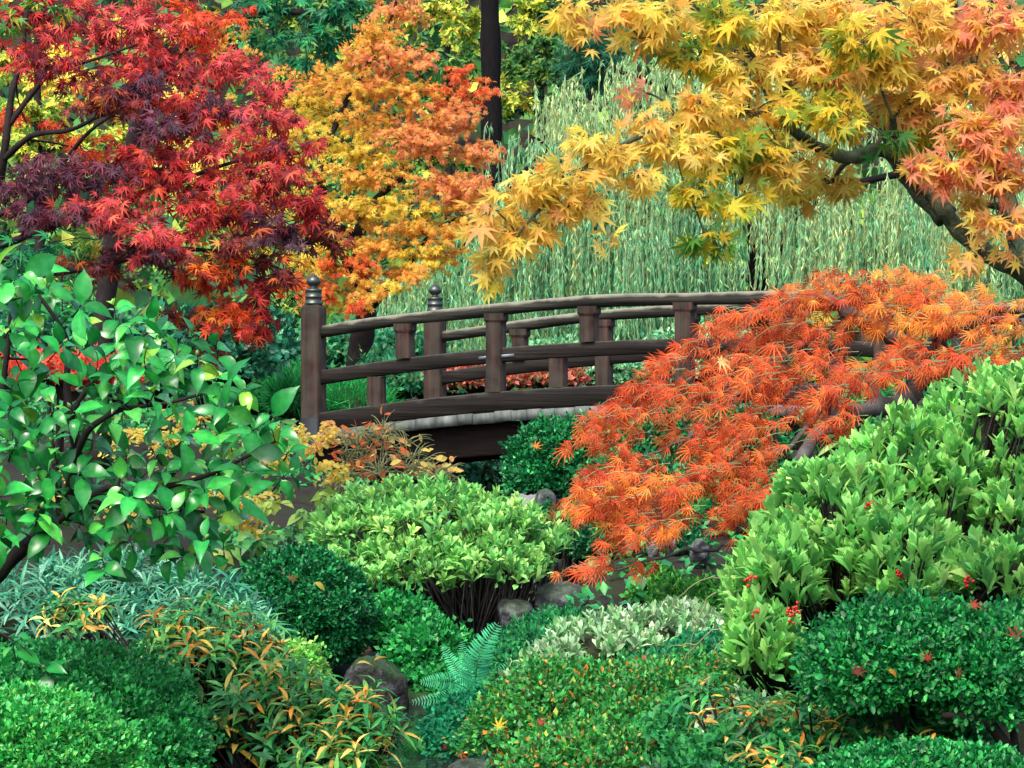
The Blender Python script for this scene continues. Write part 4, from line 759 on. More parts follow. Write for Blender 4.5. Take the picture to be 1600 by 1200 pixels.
a.tube([P(1550, 1135, 8.8), P(1520, 1090, 8.9), P(1480, 1060, 9)], [.014, .01, .006], 7); a.tube([P(1590, 1190, 8.85), P(1580, 1120, 8.9), P(1570, 1070, 9)], [.014, .01, .006], 7)
a.tube([P(1510, 1117, 8.8), P(1470, 1085, 8.9), P(1430, 1060, 9)], [.011, .008, .005], 7)
a.build('trunk', M_twig, CB, True)
mound('low_boxwood', 'fresh green low shrub with tiny leaves under the crooked trunk', [(1450, 1230, 180, 66, 8.5, .3), (1620, 1250, 60, 50, 8.4, .2)], BOXR, 11000, .019, OVAL, amp=.08, freq=9, depth=.2, zmin=-.2, lie=.7)
GAZ = [(43, 133, 58, 4), (68, 150, 68, 3), (26, 102, 49, 3), (142, 159, 64, .6), (186, 114, 46, .35), (133, 66, 46, .3)]
mound('ground_azalea', 'creeping azalea mound flecked with yellow and rust leaves by the silver leaved edging', [(960, 1155, 220, 110, 11.0, .55), (860, 1140, 110, 95, 10.9, .4), (1090, 1130, 140, 100, 11.2, .5), (1020, 1090, 120, 55, 11.5, .4), (980, 1210, 200, 80, 10.3, .4)], GAZ, 54000, .0215, SMALL, amp=.14, freq=12, depth=.26, zmin=-.1, lie=.7, k=.7)
mound('juniper', 'fine textured dark green juniper under the bare arching twigs', [(1130, 1040, 100, 44, 12, .4), (1190, 1050, 70, 56, 11.6, .3), (1050, 1062, 100, 34, 11.9, .35)], [(30, 120, 78, 4), (48, 142, 90, 3), (18, 92, 64, 2)], 20000, .026, SMALL, 'soft', amp=.14, freq=9, depth=.25, zmin=-.2, lie=.8)
SIL = [(146, 184, 138, 4), (120, 170, 112, 3), (182, 206, 172, 2), (80, 146, 78, 2)]
rosettes('silver_groundcover', 'band of pale silvery leaved groundcover edging the creeping azalea', [(1000, 1000, 100, 50, 12.4, .3), (1070, 985, 70, 40, 12.6, .3), (930, 1015, 80, 44, 12.2, .28), (870, 1042, 56, 34, 12.0, .22), (1115, 985, 40, 26, 12.6, .2), (818, 1062, 36, 22, 11.9, .14)], SIL, 520, .056, SKIM, 'soft', leaves=6, zmin=0, singles=150, opn=(.15, .8), stems=False, jit=.1)
rosettes('silver_groundcover', 'tuft of pale grey leaved groundcover showing through the yellow leaved azalea', [(1180, 1140, 76, 50, 9.6, .2), (1130, 1170, 50, 40, 9.5, .16)], SIL, 44, .062, SKIM, 'soft', leaves=6, zmin=-.1, singles=60, opn=(.15, .9), stems=False, jit=.1)
YAZ3 = [(46, 134, 66, 5), (32, 106, 60, 3.5), (82, 156, 70, 2.5), (222, 180, 74, 1.5), (206, 136, 58, .8), (232, 198, 104, .6)]
rosettes('yellowing_azalea', 'sparse azalea with yellow leaf whorls in front of the clipped cloud shrub', [(1260, 1130, 110, 60, 9.3, .3), (1160, 1110, 90, 50, 9.4, .25), (1330, 1150, 80, 50, 9.2, .25), (1200, 1180, 140, 40, 9.1, .25), (1420, 1160, 80, 30, 9.0, .2), (1100, 1090, 60, 40, 9.8, .2)], YAZ3, 150, .072, LANCE, 'azalea', leaves=7, zmin=-.4, singles=200, opn=(.7, 1.6), droop=.2, cr=False, depth=.7)
mound('understory_fern_bed', 'low feathery dark green ground plants around the yellow leaved azalea', [(1380, 1160, 150, 56, 9.4, .3), (1200, 1200, 160, 60, 9.3, .3), (1100, 1150, 80, 60, 9.9, .25)], FINE, 16000, .027, SMALL, 'soft', amp=.2, freq=9, depth=.4, zmin=-.1, cat='groundcover')
mound('moss_bank', 'fine emerald ground plants climbing the bank behind the fern', [(830, 1020, 60, 36, 13.6, .3), (890, 990, 70, 30, 14, .3), (790, 1050, 44, 36, 13.2, .25), (760, 1090, 50, 36, 12.9, .2), (850, 985, 40, 20, 14.4, .2)], [(30, 118, 64, 4), (20, 92, 58, 3), (52, 142, 76, 2)], 18000, .027, SMALL, 'soft', amp=.16, freq=9, depth=.25, zmin=-.1, cat='groundcover')
mound('moss_cushion', 'cushion of mossy bright green ground plants behind the silver leaved band', [(1085, 945, 66, 30, 13.9, .3), (1040, 930, 50, 22, 14.3, .25), (1120, 960, 50, 26, 13.5, .25), (1010, 900, 44, 16, 15.0, .2)], [(60, 140, 50, 4), (40, 112, 46, 3), (100, 164, 62, 1.5)], 12000, .028, SMALL, 'soft', amp=.16, freq=9, depth=.25, zmin=-.1, cat='groundcover')
mound('dwarf_shrub', 'dark teal dwarf shrub rooted on the mossy stone at the water', [(725, 1140, 56, 46, 12.2, .2), (700, 1170, 40, 36, 12, .16), (760, 1120, 40, 36, 12.3, .18)], [(20, 112, 76, 4), (34, 138, 88, 3), (12, 84, 60, 2)], 11000, .025, SMALL, 'soft', amp=.2, freq=8, depth=.35, zmin=-.4)
mound('clipped_boxwood', 'clipped teal green shrub tucked against the bridge deck beside the laceleaf maple', [(868, 725, 72, 64, 22), (930, 700, 60, 46, 22.4), (830, 750, 36, 30, 21.8)], BOX, 17000, .037, SMALL, amp=.10, freq=9, depth=.2, zmin=-.6, lie=.7)
mound('clipped_boxwood', 'long clipped hedge-like shrub half hidden behind the orange laceleaf branches', [(1060, 690, 90, 60, 19.5), (1150, 700, 80, 60, 19), (990, 760, 90, 50, 18.5), (1180, 770, 70, 50, 18)], BOX, 16000, .034, SMALL, amp=.12, freq=9, depth=.2, zmin=-.6, lie=.7)
mound('dark_yew', 'flat topped dark green yew above the grey boulders', [(900, 840, 60, 44, 17.4, .3), (850, 830, 36, 34, 17.2, .2), (950, 850, 50, 28, 17, .25), (1040, 850, 60, 26, 16.6, .2)], [(16, 92, 56, 4), (30, 118, 66, 3), (10, 66, 46, 3), (90, 150, 60, .6)], 15000, .03, SMALL, amp=.16, freq=8, depth=.25, zmin=-.5)
rosettes('skimmia_sprig', 'small pale sprig of leaf whorls in front of the dark yew', [(868, 815, 34, 20, 16.6, .12), (880, 845, 26, 16, 16.5, .1)], SKP, 14, .085, leaves=6, singles=30, cr=False, opn=(.3, 1.2))
mound('pine_bush', 'soft bright green dwarf pine beside the bridge end post', [(425, 605, 56, 50, 31, .6), (460, 625, 40, 36, 30, .5), (550, 632, 56, 36, 30.4, .6), (500, 645, 60, 30, 30.4, .5), (380, 620, 50, 44, 31, .5)], [(28, 138, 62, 4), (46, 160, 74, 3), (16, 104, 56, 3)], 16000, .13, NEEDLE, 'soft', amp=.14, freq=6, depth=.25, zmin=-.4, lie=1.0, up=.5)
mound('flowering_shrub', 'teal shrub dotted with pale blossom seen through the bridge rails', [(545, 545, 60, 34, 36, .6), (620, 570, 50, 50, 35, .6), (600, 600, 70, 40, 34, .6), (470, 560, 60, 40, 36, .6), (400, 560, 60, 40, 36, .6), (690, 600, 60, 40, 35, .6)], [(60, 160, 112, 4), (40, 130, 92, 3), (96, 184, 130, 2), (212, 220, 150, .7)], 9500, .078, SMALL, amp=.14, freq=7, depth=.25, zmin=-.3)
mound('red_barberry', 'coral red low shrub glowing through the middle bridge rails', [(760, 592, 70, 26, 33, .4), (830, 588, 60, 24, 33.5, .4), (700, 595, 30, 20, 33.4, .3), (880, 592, 30, 18, 33.6, .3)], [(206, 116, 96, 4), (184, 92, 80, 3), (222, 146, 120, 2), (110, 136, 76, 2.4)], 7500, .07, SMALL, 'maple', amp=.16, freq=7, depth=.3, zmin=-.3)
mound('pale_shrub', 'grey green shrub speckled with pale leaves behind the far railing', [(930, 590, 70, 34, 35, .5), (1010, 580, 70, 40, 36, .5), (860, 560, 60, 24, 37, .5), (1100, 560, 90, 50, 37, .5)], [(110, 170, 124, 4), (70, 140, 100, 3), (170, 200, 150, 1.4)], 7000, .078, SMALL, amp=.15, freq=7, depth=.3, zmin=-.3)
mound('coral_shrub', 'coral pink fine leaved shrub glimpsed through the camellia', [(90, 580, 66, 28, 19, .3), (170, 590, 50, 24, 19.3, .3)], [(236, 100, 84, 4), (224, 78, 66, 3), (240, 130, 90, 2)], 2600, .05, STAR, 'maple', amp=.12, freq=7, depth=.3, zmin=-.4)
mound('shade_shrub', 'dark teal evergreen shrub in the gap between crimson maple and post', [(330, 560, 90, 70, 27, .7), (230, 590, 90, 60, 27, .7), (400, 540, 60, 50, 29, .6), (120, 560, 110, 70, 28, .7), (10, 560, 100, 80, 28, .7)], BGT, 11000, .085, SMALL, amp=.15, freq=6, depth=.25, zmin=-.4)
mound('shade_shrub', 'low dark evergreen added to darken the gap under the bridge deck', [(740, 740, 130, 44, 29.5, .4), (640, 760, 90, 40, 29, .4), (880, 730, 100, 50, 29.5, .4)], BGT, 5000, .08, SMALL, amp=.2, freq=6, depth=.3, zmin=-.4)  # added shrub, makes the bank behind the bridge read as dark shade
mound('leafy_vine', 'dark glossy vine with long leaflets between laceleaf limbs and bright bush', [(1500, 610, 90, 50, 17, .4), (1590, 590, 60, 60, 17.4, .4), (1400, 640, 60, 50, 17.2, .4), (1320, 680, 60, 50, 17.4, .4)], [(26, 118, 66, 4), (44, 140, 72, 3), (14, 86, 56, 2), (130, 180, 72, .8)], 2600, .10, LANCE, 'azalea', amp=.2, freq=6, depth=.4, zmin=-.4)

# --- small-leaved yellow shrub with bare twigs
def twiggy(name, label, base, plist, size, bark, tmpl, mat, per=10, tw=.003, singles=0, droop=.25, cat='shrub', twm=None):
    b0 = np.array(base, float); b0[2] = gz(b0[0], b0[1])-.02
    T = Tree(name, label, cat, b0, bark)
    if twm: T.twm = twm
    T.S = [b0, b0+np.array((0, 0, .06))]; T.SR = [.02, .018]; T.br.tube([b0-np.array((0, 0, .05)), b0, b0+np.array((0, 0, .06))], [.022, .02, .016], 6)
    f = Fol(T.root, tmpl, mat, singles); T.pads(f, [pad(*a) for a in plist], spray(size, droop=droop, per=per, tw=tw, up=.6, camn=.5), .5); T.done()
YSH = [(252, 222, 110, 4), (250, 210, 98, 3), (252, 230, 136, 2), (244, 188, 96, 1), (176, 200, 96, .8)]
OSH = [(250, 204, 110, 4), (248, 180, 110, 2), (250, 216, 124, 2)]
YQ = [(470, 690, 50, 22, 18.5, 90, YSH), (505, 700, 40, 20, 18.5, 70, OSH), (430, 680, 40, 20, 18.5, 60, YSH), (450, 722, 44, 18, 18.3, 70, YSH), (520, 732, 36, 10, 18.3, 44, YSH), (525, 748, 26, 8, 18.3, 24, YSH), (515, 672, 36, 10, 18.5, 30, OSH), (360, 760, 50, 30, 18, 110, YSH), (320, 780, 50, 30, 17.8, 110, YSH), (380, 800, 50, 30, 17.6, 120, YSH), (410, 832, 30, 14, 17.5, 50, YSH), (260, 700, 50, 30, 18.2, 60, YSH), (200, 690, 60, 30, 18.4, 60, YSH), (300, 660, 60, 24, 18.6, 60, YSH), (60, 770, 60, 30, 18.2, 60, YSH), (200, 800, 80, 30, 17.8, 70, YSH), (350, 690, 50, 24, 18.4, 60, YSH), (420, 770, 34, 16, 18, 30, [(150, 186, 80, 3), (110, 164, 80, 2)])]
twiggy('yellow_spicebush', 'thin twiggy shrub with small butter yellow leaves in front of the bridge foot', P(400, 900, 18), [(x+rng.normal(0, rx*.3), y+rng.normal(0, ry*.3), rx*1.0, ry*.8, D+rng.normal(0, .1), int(n*.75), pl) for x, y, rx, ry, D, n, pl in YQ for _ in range(4)], .04, M_twig, OVAL, 'gold', per=9, singles=150, tw=.0024)
BQ = [(560, 700, 50, 34), (600, 690, 50, 44), (640, 720, 50, 34), (590, 740, 50, 34), (680, 735, 34, 24), (545, 720, 40, 44), (620, 680, 50, 26), (660, 745, 44, 18), (570, 680, 34, 26), (535, 765, 34, 34), (610, 760, 60, 20), (690, 755, 40, 16)]
twiggy('bare_dogwood', 'nearly leafless shrub of thin grey twigs with few orange leaves below the deck', P(600, 860, 19), [(x+rng.normal(0, 14), y+rng.normal(0, 8), rx, ry, 19+rng.normal(0, .2), 5, OSH if rng.random() < .5 else ROJ) for x, y, rx, ry in BQ for _ in range(3)], .06, M_olive, OVAL, 'gold', per=.22, tw=.0042)
twiggy('green_elder', 'light green broad leaved seedling at the back of the boxwood ball', P(470, 900, 17), [(480, 800, 40, 26, 17, 26, [(110, 176, 84, 3), (150, 190, 84, 2)]), (450, 830, 40, 22, 16.8, 24, [(90, 166, 84, 3), (64, 140, 74, 2)]), (500, 770, 30, 20, 17.1, 16, [(140, 180, 80, 3), (190, 190, 80, 1)]), (430, 790, 30, 20, 17.2, 14, [(150, 180, 74, 2)]), (400, 850, 50, 24, 16.6, 30, [(70, 146, 74, 3), (110, 170, 80, 2)]), (340, 860, 40, 20, 16.6, 20, [(70, 146, 74, 3), (150, 180, 80, 2)]), (490, 830, 40, 20, 16.8, 22, [(100, 170, 84, 3), (70, 146, 74, 2)])], .085, M_twig, CAMEL, 'azalea', per=5, singles=40)

# ------------------------------------------------------------------ trees far behind
def far_tree(name, label, trunk_px, D, r, top, plist, size, tmpl, bark=M_twig, mat='soft', base_y=None, per=16, droop=.3, lean=0, group='trees on the slope behind the willow', n_mul=1.):
    b0 = P(trunk_px, 600, D); b0[2] = gz(b0[0], D)-.1
    T = Tree(name, label, 'tree', b0, bark, group); tp = P(trunk_px+lean, top, D)
    t = np.linspace(0, 1, 6)[:, None]; T.limb(b0*(1-t)+tp*t+np.sin(t*6)*np.array((.06, 0, 0))*r*3, r, r*(.75 if name == 'tall_fir' else .35), 12)
    f = Fol(T.root, tmpl, mat); T.pads(f, [pad(x, y, rx, ry, d, int(n*n_mul), pl, dr=max(.7, ry*.8*d/F)) for x, y, rx, ry, d, n, pl in plist], spray(size, droop=droop, per=per, tw=.008, up=.5, camn=.5, jit=.24), 2.0); T.done(); return T
far_tree('tall_fir', 'single tall black straight trunk rising behind the orange maple', 765, 56, .21, -420, [(765, -160, 160, 60, 56, 700, BGT), (700, -120, 100, 40, 55.5, 400, BGT), (840, -130, 110, 40, 55.5, 400, BGT), (765, -300, 100, 60, 56, 400, BGT)], .2, LANCE, M_black, n_mul=1.)
far_tree('woodland_tree', 'yellow green tree beside the tall black trunk', 700, 60, .1, -120, [(690, 20, 60, 50, 60, 420, BGY), (660, 90, 50, 40, 60, 320, BGG), (710, 100, 46, 40, 60, 340, BGG), (730, 40, 40, 50, 61, 320, BGY), (690, 150, 50, 34, 60, 280, BGG), (640, 30, 50, 40, 61, 280, BGY), (720, 160, 50, 40, 61.5, 280, BGG), (600, 60, 60, 60, 62, 300, BGG)], .15, STAR)
far_tree('woodland_tree', 'green and lime dappled tree between tall black trunk and dark conifer', 845, 61, .11, -160, [(820, 30, 50, 50, 61, 420, BGY), (860, 60, 50, 50, 61, 420, BGG), (810, 100, 46, 40, 60.5, 340, BGG), (860, 120, 60, 34, 60, 360, BGG), (800, 150, 50, 34, 60, 260, BGY), (890, 20, 50, 40, 62, 300, BGG), (840, 170, 70, 30, 60.5, 300, BGG), (900, 150, 60, 40, 62, 240, BGT)], .15, STAR)
far_tree('dark_conifer', 'dense blue green conifer peeking under the golden maple leaves', 925, 54, .1, 0, [(925, 40, 34, 24, 54, 420, BGT), (915, 70, 46, 24, 53.8, 560, BGT), (940, 95, 44, 24, 53.8, 560, BGT), (905, 110, 50, 20, 54, 420, BGT), (960, 70, 30, 30, 54, 300, BGT), (935, 130, 60, 20, 54, 420, BGT)], .22, NEEDLE, per=22, n_mul=3)
far_tree('woodland_tree', 'pale yellow tree glowing behind the crimson maple trunk', 60, 40, .09, -40, [(60, 180, 70, 40, 40, 420, BGY), (30, 230, 60, 34, 40, 340, BGY), (120, 230, 70, 34, 40, 340, BGY), (200, 210, 60, 40, 41, 280, BGY), (100, 120, 90, 50, 41, 380, YEL), (260, 150, 80, 60, 41, 320, YEL), (20, 100, 70, 60, 41, 300, BGY), (60, 300, 90, 50, 41, 300, BGG), (180, 320, 90, 50, 41, 300, BGG), (300, 260, 80, 60, 41, 300, YEL), (280, 400, 110, 60, 41, 340, BGG), (120, 420, 120, 60, 41, 340, BGG), (440, 480, 80, 50, 41, 260, BGG), (230, 60, 120, 60, 42, 340, ORG)], .11, STAR, group=None)
far_tree('woodland_tree', 'soft green tree filling the slope behind the golden crown', 1250, 60, .12, -200, [(1130, 40, 100, 60, 60, 420, BGY), (1240, 60, 100, 70, 60, 460, WILP), (1360, 60, 100, 70, 60, 460, BGY), (1180, 150, 110, 60, 60, 420, WILP), (1320, 170, 120, 60, 60, 420, WILP), (1050, 60, 80, 50, 61, 300, BGG), (1250, 260, 140, 60, 61, 420, WIL), (1010, 10, 80, 50, 62, 260, BGG)], .17, STAR)
far_tree('woodland_tree', 'straw yellow tree filling the slope above the mossy crooked limb', 1500, 60, .12, -200, [(1460, 50, 110, 70, 60, 460, GORG), (1570, 60, 90, 70, 60, 420, GORG), (1430, 160, 110, 60, 60, 420, WILP), (1550, 190, 110, 70, 60, 460, WILP), (1480, 280, 130, 60, 60, 420, WIL), (1600, 300, 100, 70, 60, 320, WIL)], .17, STAR)
far_tree('woodland_tree', 'dim green tree behind the top of the orange maple', 500, 58, .12, -220, [(430, 30, 100, 70, 58, 420, BGG), (540, 40, 100, 70, 58, 420, BGG), (480, 130, 120, 70, 58, 420, BGG), (600, 150, 100, 70, 58, 360, BGG), (340, 60, 100, 70, 58, 360, BGG), (560, 260, 120, 70, 58, 360, BGG), (420, 250, 120, 80, 58, 360, BGG), (680, 260, 80, 60, 58, 260, BGG), (560, 380, 120, 60, 57, 320, BGT)], .16, STAR)
und = thing('undergrowth', 'shaded green undergrowth covering the slope behind the willow', 'undergrowth', (0, 60, gz(0, 60))); und['kind'] = 'stuff'
f = Fol(und, SMALL, 'soft'); m = 30000; y = rng.uniform(44, 100, m); x = rng.uniform(-1, 1, m)*(4+y*.26); z = ground_z(x, y)+rng.random(m)**2*1.3*(1+.5*noise(np.c_[x, y, 0*x], .8))
f.add(np.c_[x, y, z], rng.normal(0, 1, (m, 3))+np.array((0, -.3, -.2)), np.array((0, -.6, .6))+rng.normal(0, .5, (m, 3)), .5*np.exp(rng.normal(0, .25, m)), pal(BGG, m, .3))
# low plants between the shrubs on the near banks
gc = thing('ground_plants', 'tiny mixed green ground plants carpeting the banks between the shrubs', 'groundcover', (.8, 14, gz(.8, 14))); gc['kind'] = 'stuff'
f = Fol(gc, SMALL, 'box'); m = 42000; y = rng.uniform(8, 46, m)**1.0; x = rng.uniform(-1, 1, m)*(.6+y*.2); ok = np.abs(x-stream_x(y)) > .55; ok &= (noise(np.c_[x, y, 0*x], 1.3) > -.15) & ~((x < -1.9) & (y < 20) & (y > 12)); x, y = x[ok], y[ok]; m = len(x)
z = ground_z(x, y)+rng.random(m)*.06
f.add(np.c_[x, y, z], rng.normal(0, 1, (m, 3))*np.array((1, 1, .3))+np.array((0, 0, .5)), np.array((0, -.3, 1))+rng.normal(0, .4, (m, 3)), .045*np.exp(rng.normal(0, .3, m))*(1+y*.02), pal(FINE, m, .25))

# ------------------------------------------------------------------ rocks
def rock(name, label, px, py, rx, ry, D, mat, dr=None, seed=1, group=None, flat=.35, cat='rock'):
    c, R = ell(px, py, rx, ry, D, dr); nu_, nv = 48, 30; th = np.linspace(0, 2*np.pi, nu_, endpoint=False); ph = np.linspace(-1.5707, 1.5707, nv)
    d = np.stack([np.cos(ph)[:, None]*np.cos(th), np.cos(ph)[:, None]*np.sin(th), np.repeat(np.sin(ph)[:, None], nu_, 1)], -1).reshape(-1, 3)
    r = np.ones(len(d)); pr = np.random.default_rng(seed); 
    for _ in range(16):                                              # facets cut by random planes
        nrm = nz(pr.normal(size=3)); h = pr.uniform(.62, .95); s = d@nrm; r = np.where(s*r > h, h/np.maximum(s, .05)*.92+r*.08, r)
    r *= 1+.04*noise(d, 3, seed)+.025*noise(d, 8, seed+1)+.014*noise(d, 19, seed+2); V = c+d*R*r[:, None]
    gzv = gz(c[0], c[1]); 
    lowest = V[:, 2].min()
    if lowest > gzv-.02: V[:, 2] = np.where(V[:, 2] < c[2], c[2]+(V[:, 2]-c[2])*(c[2]-gzv+.04)/(c[2]-lowest), V[:, 2])
    i = np.arange(nv-1)[:, None]*nu_; j = np.arange(nu_)[None]; j2 = (j+1) % nu_
    o = obj(name, mesh(name, V, np.stack([i+j, i+j2, i+nu_+j2, i+nu_+j], -1).reshape(-1, 4), True), mat); return tag(o, label, cat, group)
rock('boulder', 'dark wet boulder with fallen leaves on top beside the boxwood ball', 588, 1075, 52, 56, 13.3, M_wet, .22, 3)
rock('boulder', 'large rough grey boulder at the foot of the drooping orange sprays', 878, 958, 62, 52, 15.6, M_rock, .25, 5)
rock('boulder', 'smooth rounded grey stone under the pale green bush stems', 806, 962, 30, 34, 15.4, M_rock, .14, 8)
rock('boulder', 'flat topped grey stone touching the silver leaved band', 945, 950, 46, 34, 15.0, M_rock, .2, 11)
rock('boulder', 'dark angular stone right behind the silver leaved band', 990, 935, 34, 26, 14.9, M_wet, .15, 13)
rock('boulder', 'long low grey stone above the large rough boulder', 960, 915, 70, 20, 16.2, M_rock, .2, 17)
rock('boulder', 'tall blue grey rock at the edge of the clipped teal shrub', 850, 800, 24, 40, 20, M_rock, .2, 19)
rock('pale_stone', 'pale lilac weathered stone under the laceleaf branches', 990, 852, 22, 16, 15.6, M_pale, .12, 23)
rock('pale_stone', 'broad pale stone half covered by orange leaves', 1030, 848, 30, 14, 15.5, M_pale, .12, 29)
rock('pale_stone', 'jagged pale stone near the dark hollow and bright bush', 1092, 858, 18, 18, 15.0, M_pale, .12, 31)
rock('stepping_stone', 'flat dark stone slab lying beside the fern', 790, 1000, 30, 10, 14.6, M_wet, .2, 37)
rock('boulder', 'wet slate coloured stone standing in the stream behind the fern', 665, 1098, 42, 36, 13.6, M_wet, .16, 41)
rock('boulder', 'mossy stone under the dark teal dwarf shrub', 700, 1185, 70, 44, 12.3, M_wet, .22, 43)
rock('boulder', 'bluish stone at the water with fallen leaf litter', 745, 1205, 50, 22, 11.6, M_rock, .14, 47)
rock('boulder', 'rounded stone peeping out of the creeping azalea edge', 1025, 1200, 24, 14, 9.9, M_rock, .1, 53)

# ------------------------------------------------------------------ fern
def frond(root, pts, wmax, n=34, col=(64, 176, 122)):
    pts = np.asarray(pts, float); t = np.linspace(0, 1, 20); k = len(pts); b_ = np.stack([np.interp(t, np.linspace(0, 1, k), pts[:, i]) for i in range(3)], 1)
    for _ in range(6): b_[1:-1] = (b_[:-2]+2*b_[1:-1]+b_[2:])/4
    A = Acc(); A.tube(b_, np.linspace(.0032, .0008, 20), 5); V0, T0, tw = NARROW; Vs = [np.concatenate(A.V)]; Q = A.Q+A.T; cnt = A.n; cols = [np.tile(lin((70, 130, 70)), (cnt, 1))]; tws = [np.zeros(cnt)]; Ts = []
    tan = nz(np.gradient(b_, axis=0)); view = np.array((0, -1., .35))
    for i in range(n):
        u = .12+.87*i/n; j = u*19; a = int(j); fr = j-a; p = b_[a]*(1-fr)+b_[min(a+1, 19)]*fr; tg = tan[a]
        w_ = wmax*min(1, (u-.05)*6)*(1-u)**.55*1.25+.004
        side = nz(np.cross(tg, view)); nrm = np.cross(side, tg)
        for sg in (-1, 1):
            d = nz(side*sg+tg*.35+nrm*.05+rng.normal(0, .06, 3)); x = nz(np.cross(d, nrm)); nn = np.cross(x, d)
            V = p+(V0@np.stack([x*1.25, d, nn]))*w_; Vs.append(V); Ts.append(T0+cnt); cols.append(np.tile(pal([(*col, 1)], 1, .12), (len(V0), 1))); tws.append(tw); cnt += len(V0)
    obj('frond', mesh('frond', np.concatenate(Vs), [np.concatenate(A.Q), np.concatenate(A.T), np.concatenate(Ts)], False, np.concatenate(cols), np.concatenate(tws)), LM['soft'][0], root)
fb = P(742, 1085, 12.7); fb[2] = min(fb[2], gz(fb[0], fb[1])+.05)
fern = thing('sword_fern', 'sword fern with one upright bright frond at the edge of the stream', 'fern', fb)
fr0 = P(742, 1080, 12.7)
for tip, bow, wd in (((780, 972, 12.6), (746, 1020, 12.6), .085), ((655, 1066, 12.5), (700, 1062, 12.5), .06), ((640, 1098, 12.4), (700, 1090, 12.4), .05), ((690, 1005, 12.9), (712, 1045, 12.8), .05), ((665, 1155, 12.1), (700, 1118, 12.3), .05), ((820, 1030, 13), (780, 1050, 12.9), .05), ((800, 1085, 12.6), (775, 1075, 12.6), .045), ((720, 1000, 13.1), (728, 1040, 12.9), .05)):
    frond(fern, [fb, fr0, P(*bow), P(*tip)], wd)
fb2 = P(640, 1185, 12.0); fb2[2] = gz(fb2[0]-.12, fb2[1])
fern = thing('sword_fern', 'small dim fern at the waterline under the yellow tipped azalea', 'fern', fb2)
for tip, bow in (((600, 1160, 11.8), (620, 1160, 11.9)), ((665, 1165, 11.9), (650, 1165, 11.9)), ((620, 1195, 11.6), (630, 1180, 11.8)), ((690, 1190, 11.8), (665, 1180, 11.9)), ((645, 1140, 12), (643, 1160, 12))):
    frond(fern, [fb2, P(*bow), P(*tip)], .05, 22, (40, 120, 60))

# ------------------------------------------------------------------ bare drooping twigs at the laceleaf's edge, fallen leaves
tg = thing('fallen_twigs', 'bare pale arching twigs hanging over the fine dark juniper', 'twigs', P(1180, 1060, 11))
a = Acc()
for pts in ([(1140, 905), (1100, 905), (1060, 930), (1040, 960)], [(1145, 915), (1110, 930), (1085, 980), (1075, 1040)], [(1140, 980), (1110, 985), (1075, 1020), (1060, 1050)], [(1145, 985), (1120, 1010), (1100, 1060), (1096, 1075)], [(1090, 1008), (1060, 1008), (1045, 1012)], [(1150, 1030), (1120, 1040), (1080, 1065)]):
    q = np.array([P(x, y, 11.1) for x, y in pts]); t = np.linspace(0, len(q)-1, 14); a.tube(np.stack([np.interp(t, np.arange(len(q)), q[:, i]) for i in range(3)], 1)+rng.normal(0, .003, (14, 3)), np.linspace(.004, .0015, 14), 5)
a.build('twig', M_olive, tg, True)
def fallen(label, px, py, D, size, col, tmpl=MAPLE7, ang=None, up=(0, -.7, .7)):
    V0, T0, tw = tmpl; d = nz(np.array((math.cos(ang), .2, math.sin(ang))) if ang is not None else rng.normal(size=3)); x = nz(np.cross(d, up)); n = np.cross(x, d)
    V = (V0@np.stack([x, d, n]))*size; V -= V.mean(0); V += P(px, py, D)
    o = obj('fallen_leaf', mesh('fallen_leaf', V, T0, False, np.tile(lin(col), (len(V), 1)), tw), LM['gold'][0]); return tag(o, label, 'leaf', 'fallen leaves on the shrubs')
fallen('bright yellow maple leaf lying on the creeping azalea', 780, 1133, 10.3, .045, (240, 214, 70), ang=1.3)
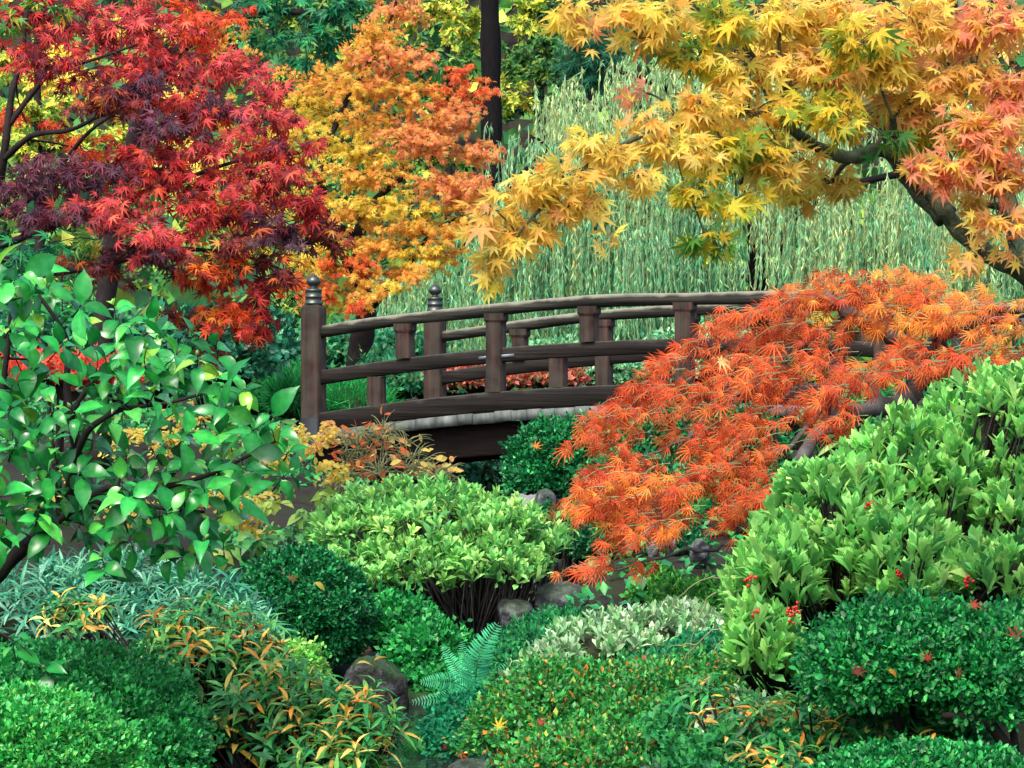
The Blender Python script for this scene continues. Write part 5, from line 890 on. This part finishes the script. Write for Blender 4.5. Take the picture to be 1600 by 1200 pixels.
fallen('big pale cream maple leaf caught in the orange laceleaf', 1127, 566, 13.2, .085, (246, 214, 140), ang=-.4)
fallen('rust coloured leaf lying low on the creeping azalea', 900, 1165, 10.2, .04, (196, 84, 56), ang=2.2)
fallen('dull red leaf on the creeping azalea near the yellow one', 845, 1128, 10.2, .038, (176, 84, 60), ang=.6)
fallen('tan leaf with curled lobes beside the creeping azalea crest', 1020, 1160, 10.1, .034, (190, 110, 50), ang=2.8)
fallen('plum red leaf lying on the cloud shrub beside a yellow one', 1340, 1050, 8.62, .04, (130, 50, 50), ang=.9)
fallen('mustard yellow leaf lying on the cloud shrub', 1395, 1052, 8.62, .036, (214, 150, 50), tmpl=CAMEL, ang=-.5)
fallen('brick red leaf on the cloud shrub near the berried bush', 1450, 1028, 8.66, .034, (170, 70, 50), ang=1.9)
fallen('salmon red leaf on top edge of the cloud shrub', 1522, 945, 8.95, .042, (196, 90, 70), ang=.3)
fallen('large brown maple leaf resting on the cloud shrub shoulder', 1586, 992, 8.8, .05, (150, 84, 60), ang=1.4)
fallen('curled brown leaf tangled in the cloud shrub', 1498, 1050, 8.66, .035, (150, 100, 60), ang=-.8)
fallen('pale straw leaf on the dark wet boulder', 570, 1037, 13.06, .07, (214, 190, 120), tmpl=CAMEL, ang=.1, up=(0, -.2, 1))
fallen('ochre leaf crossing the top of the dark wet boulder', 594, 1029, 13.08, .06, (196, 160, 70), tmpl=CAMEL, ang=.5, up=(0, -.2, 1))
fallen('tan sprig of dead leaf on the clipped boxwood ball', 455, 903, 13.45, .05, (120, 92, 50), ang=.3)
fallen('yellow sliver of leaf on the clipped boxwood ball', 500, 916, 13.4, .06, (206, 190, 90), tmpl=CAMEL, ang=-.5)
fallen('orange leaf stranded on the clipped teal shrub', 838, 697, 21.0, .07, (232, 150, 60), ang=1.0)
fallen('red leaf litter by the bluish stone at the water', 692, 1168, 11.85, .045, (150, 60, 44), ang=1.7)
fallen('orange red leaf lying on the bluish stone', 720, 1178, 11.5, .05, (196, 90, 50), ang=.2)
finish_foliage()
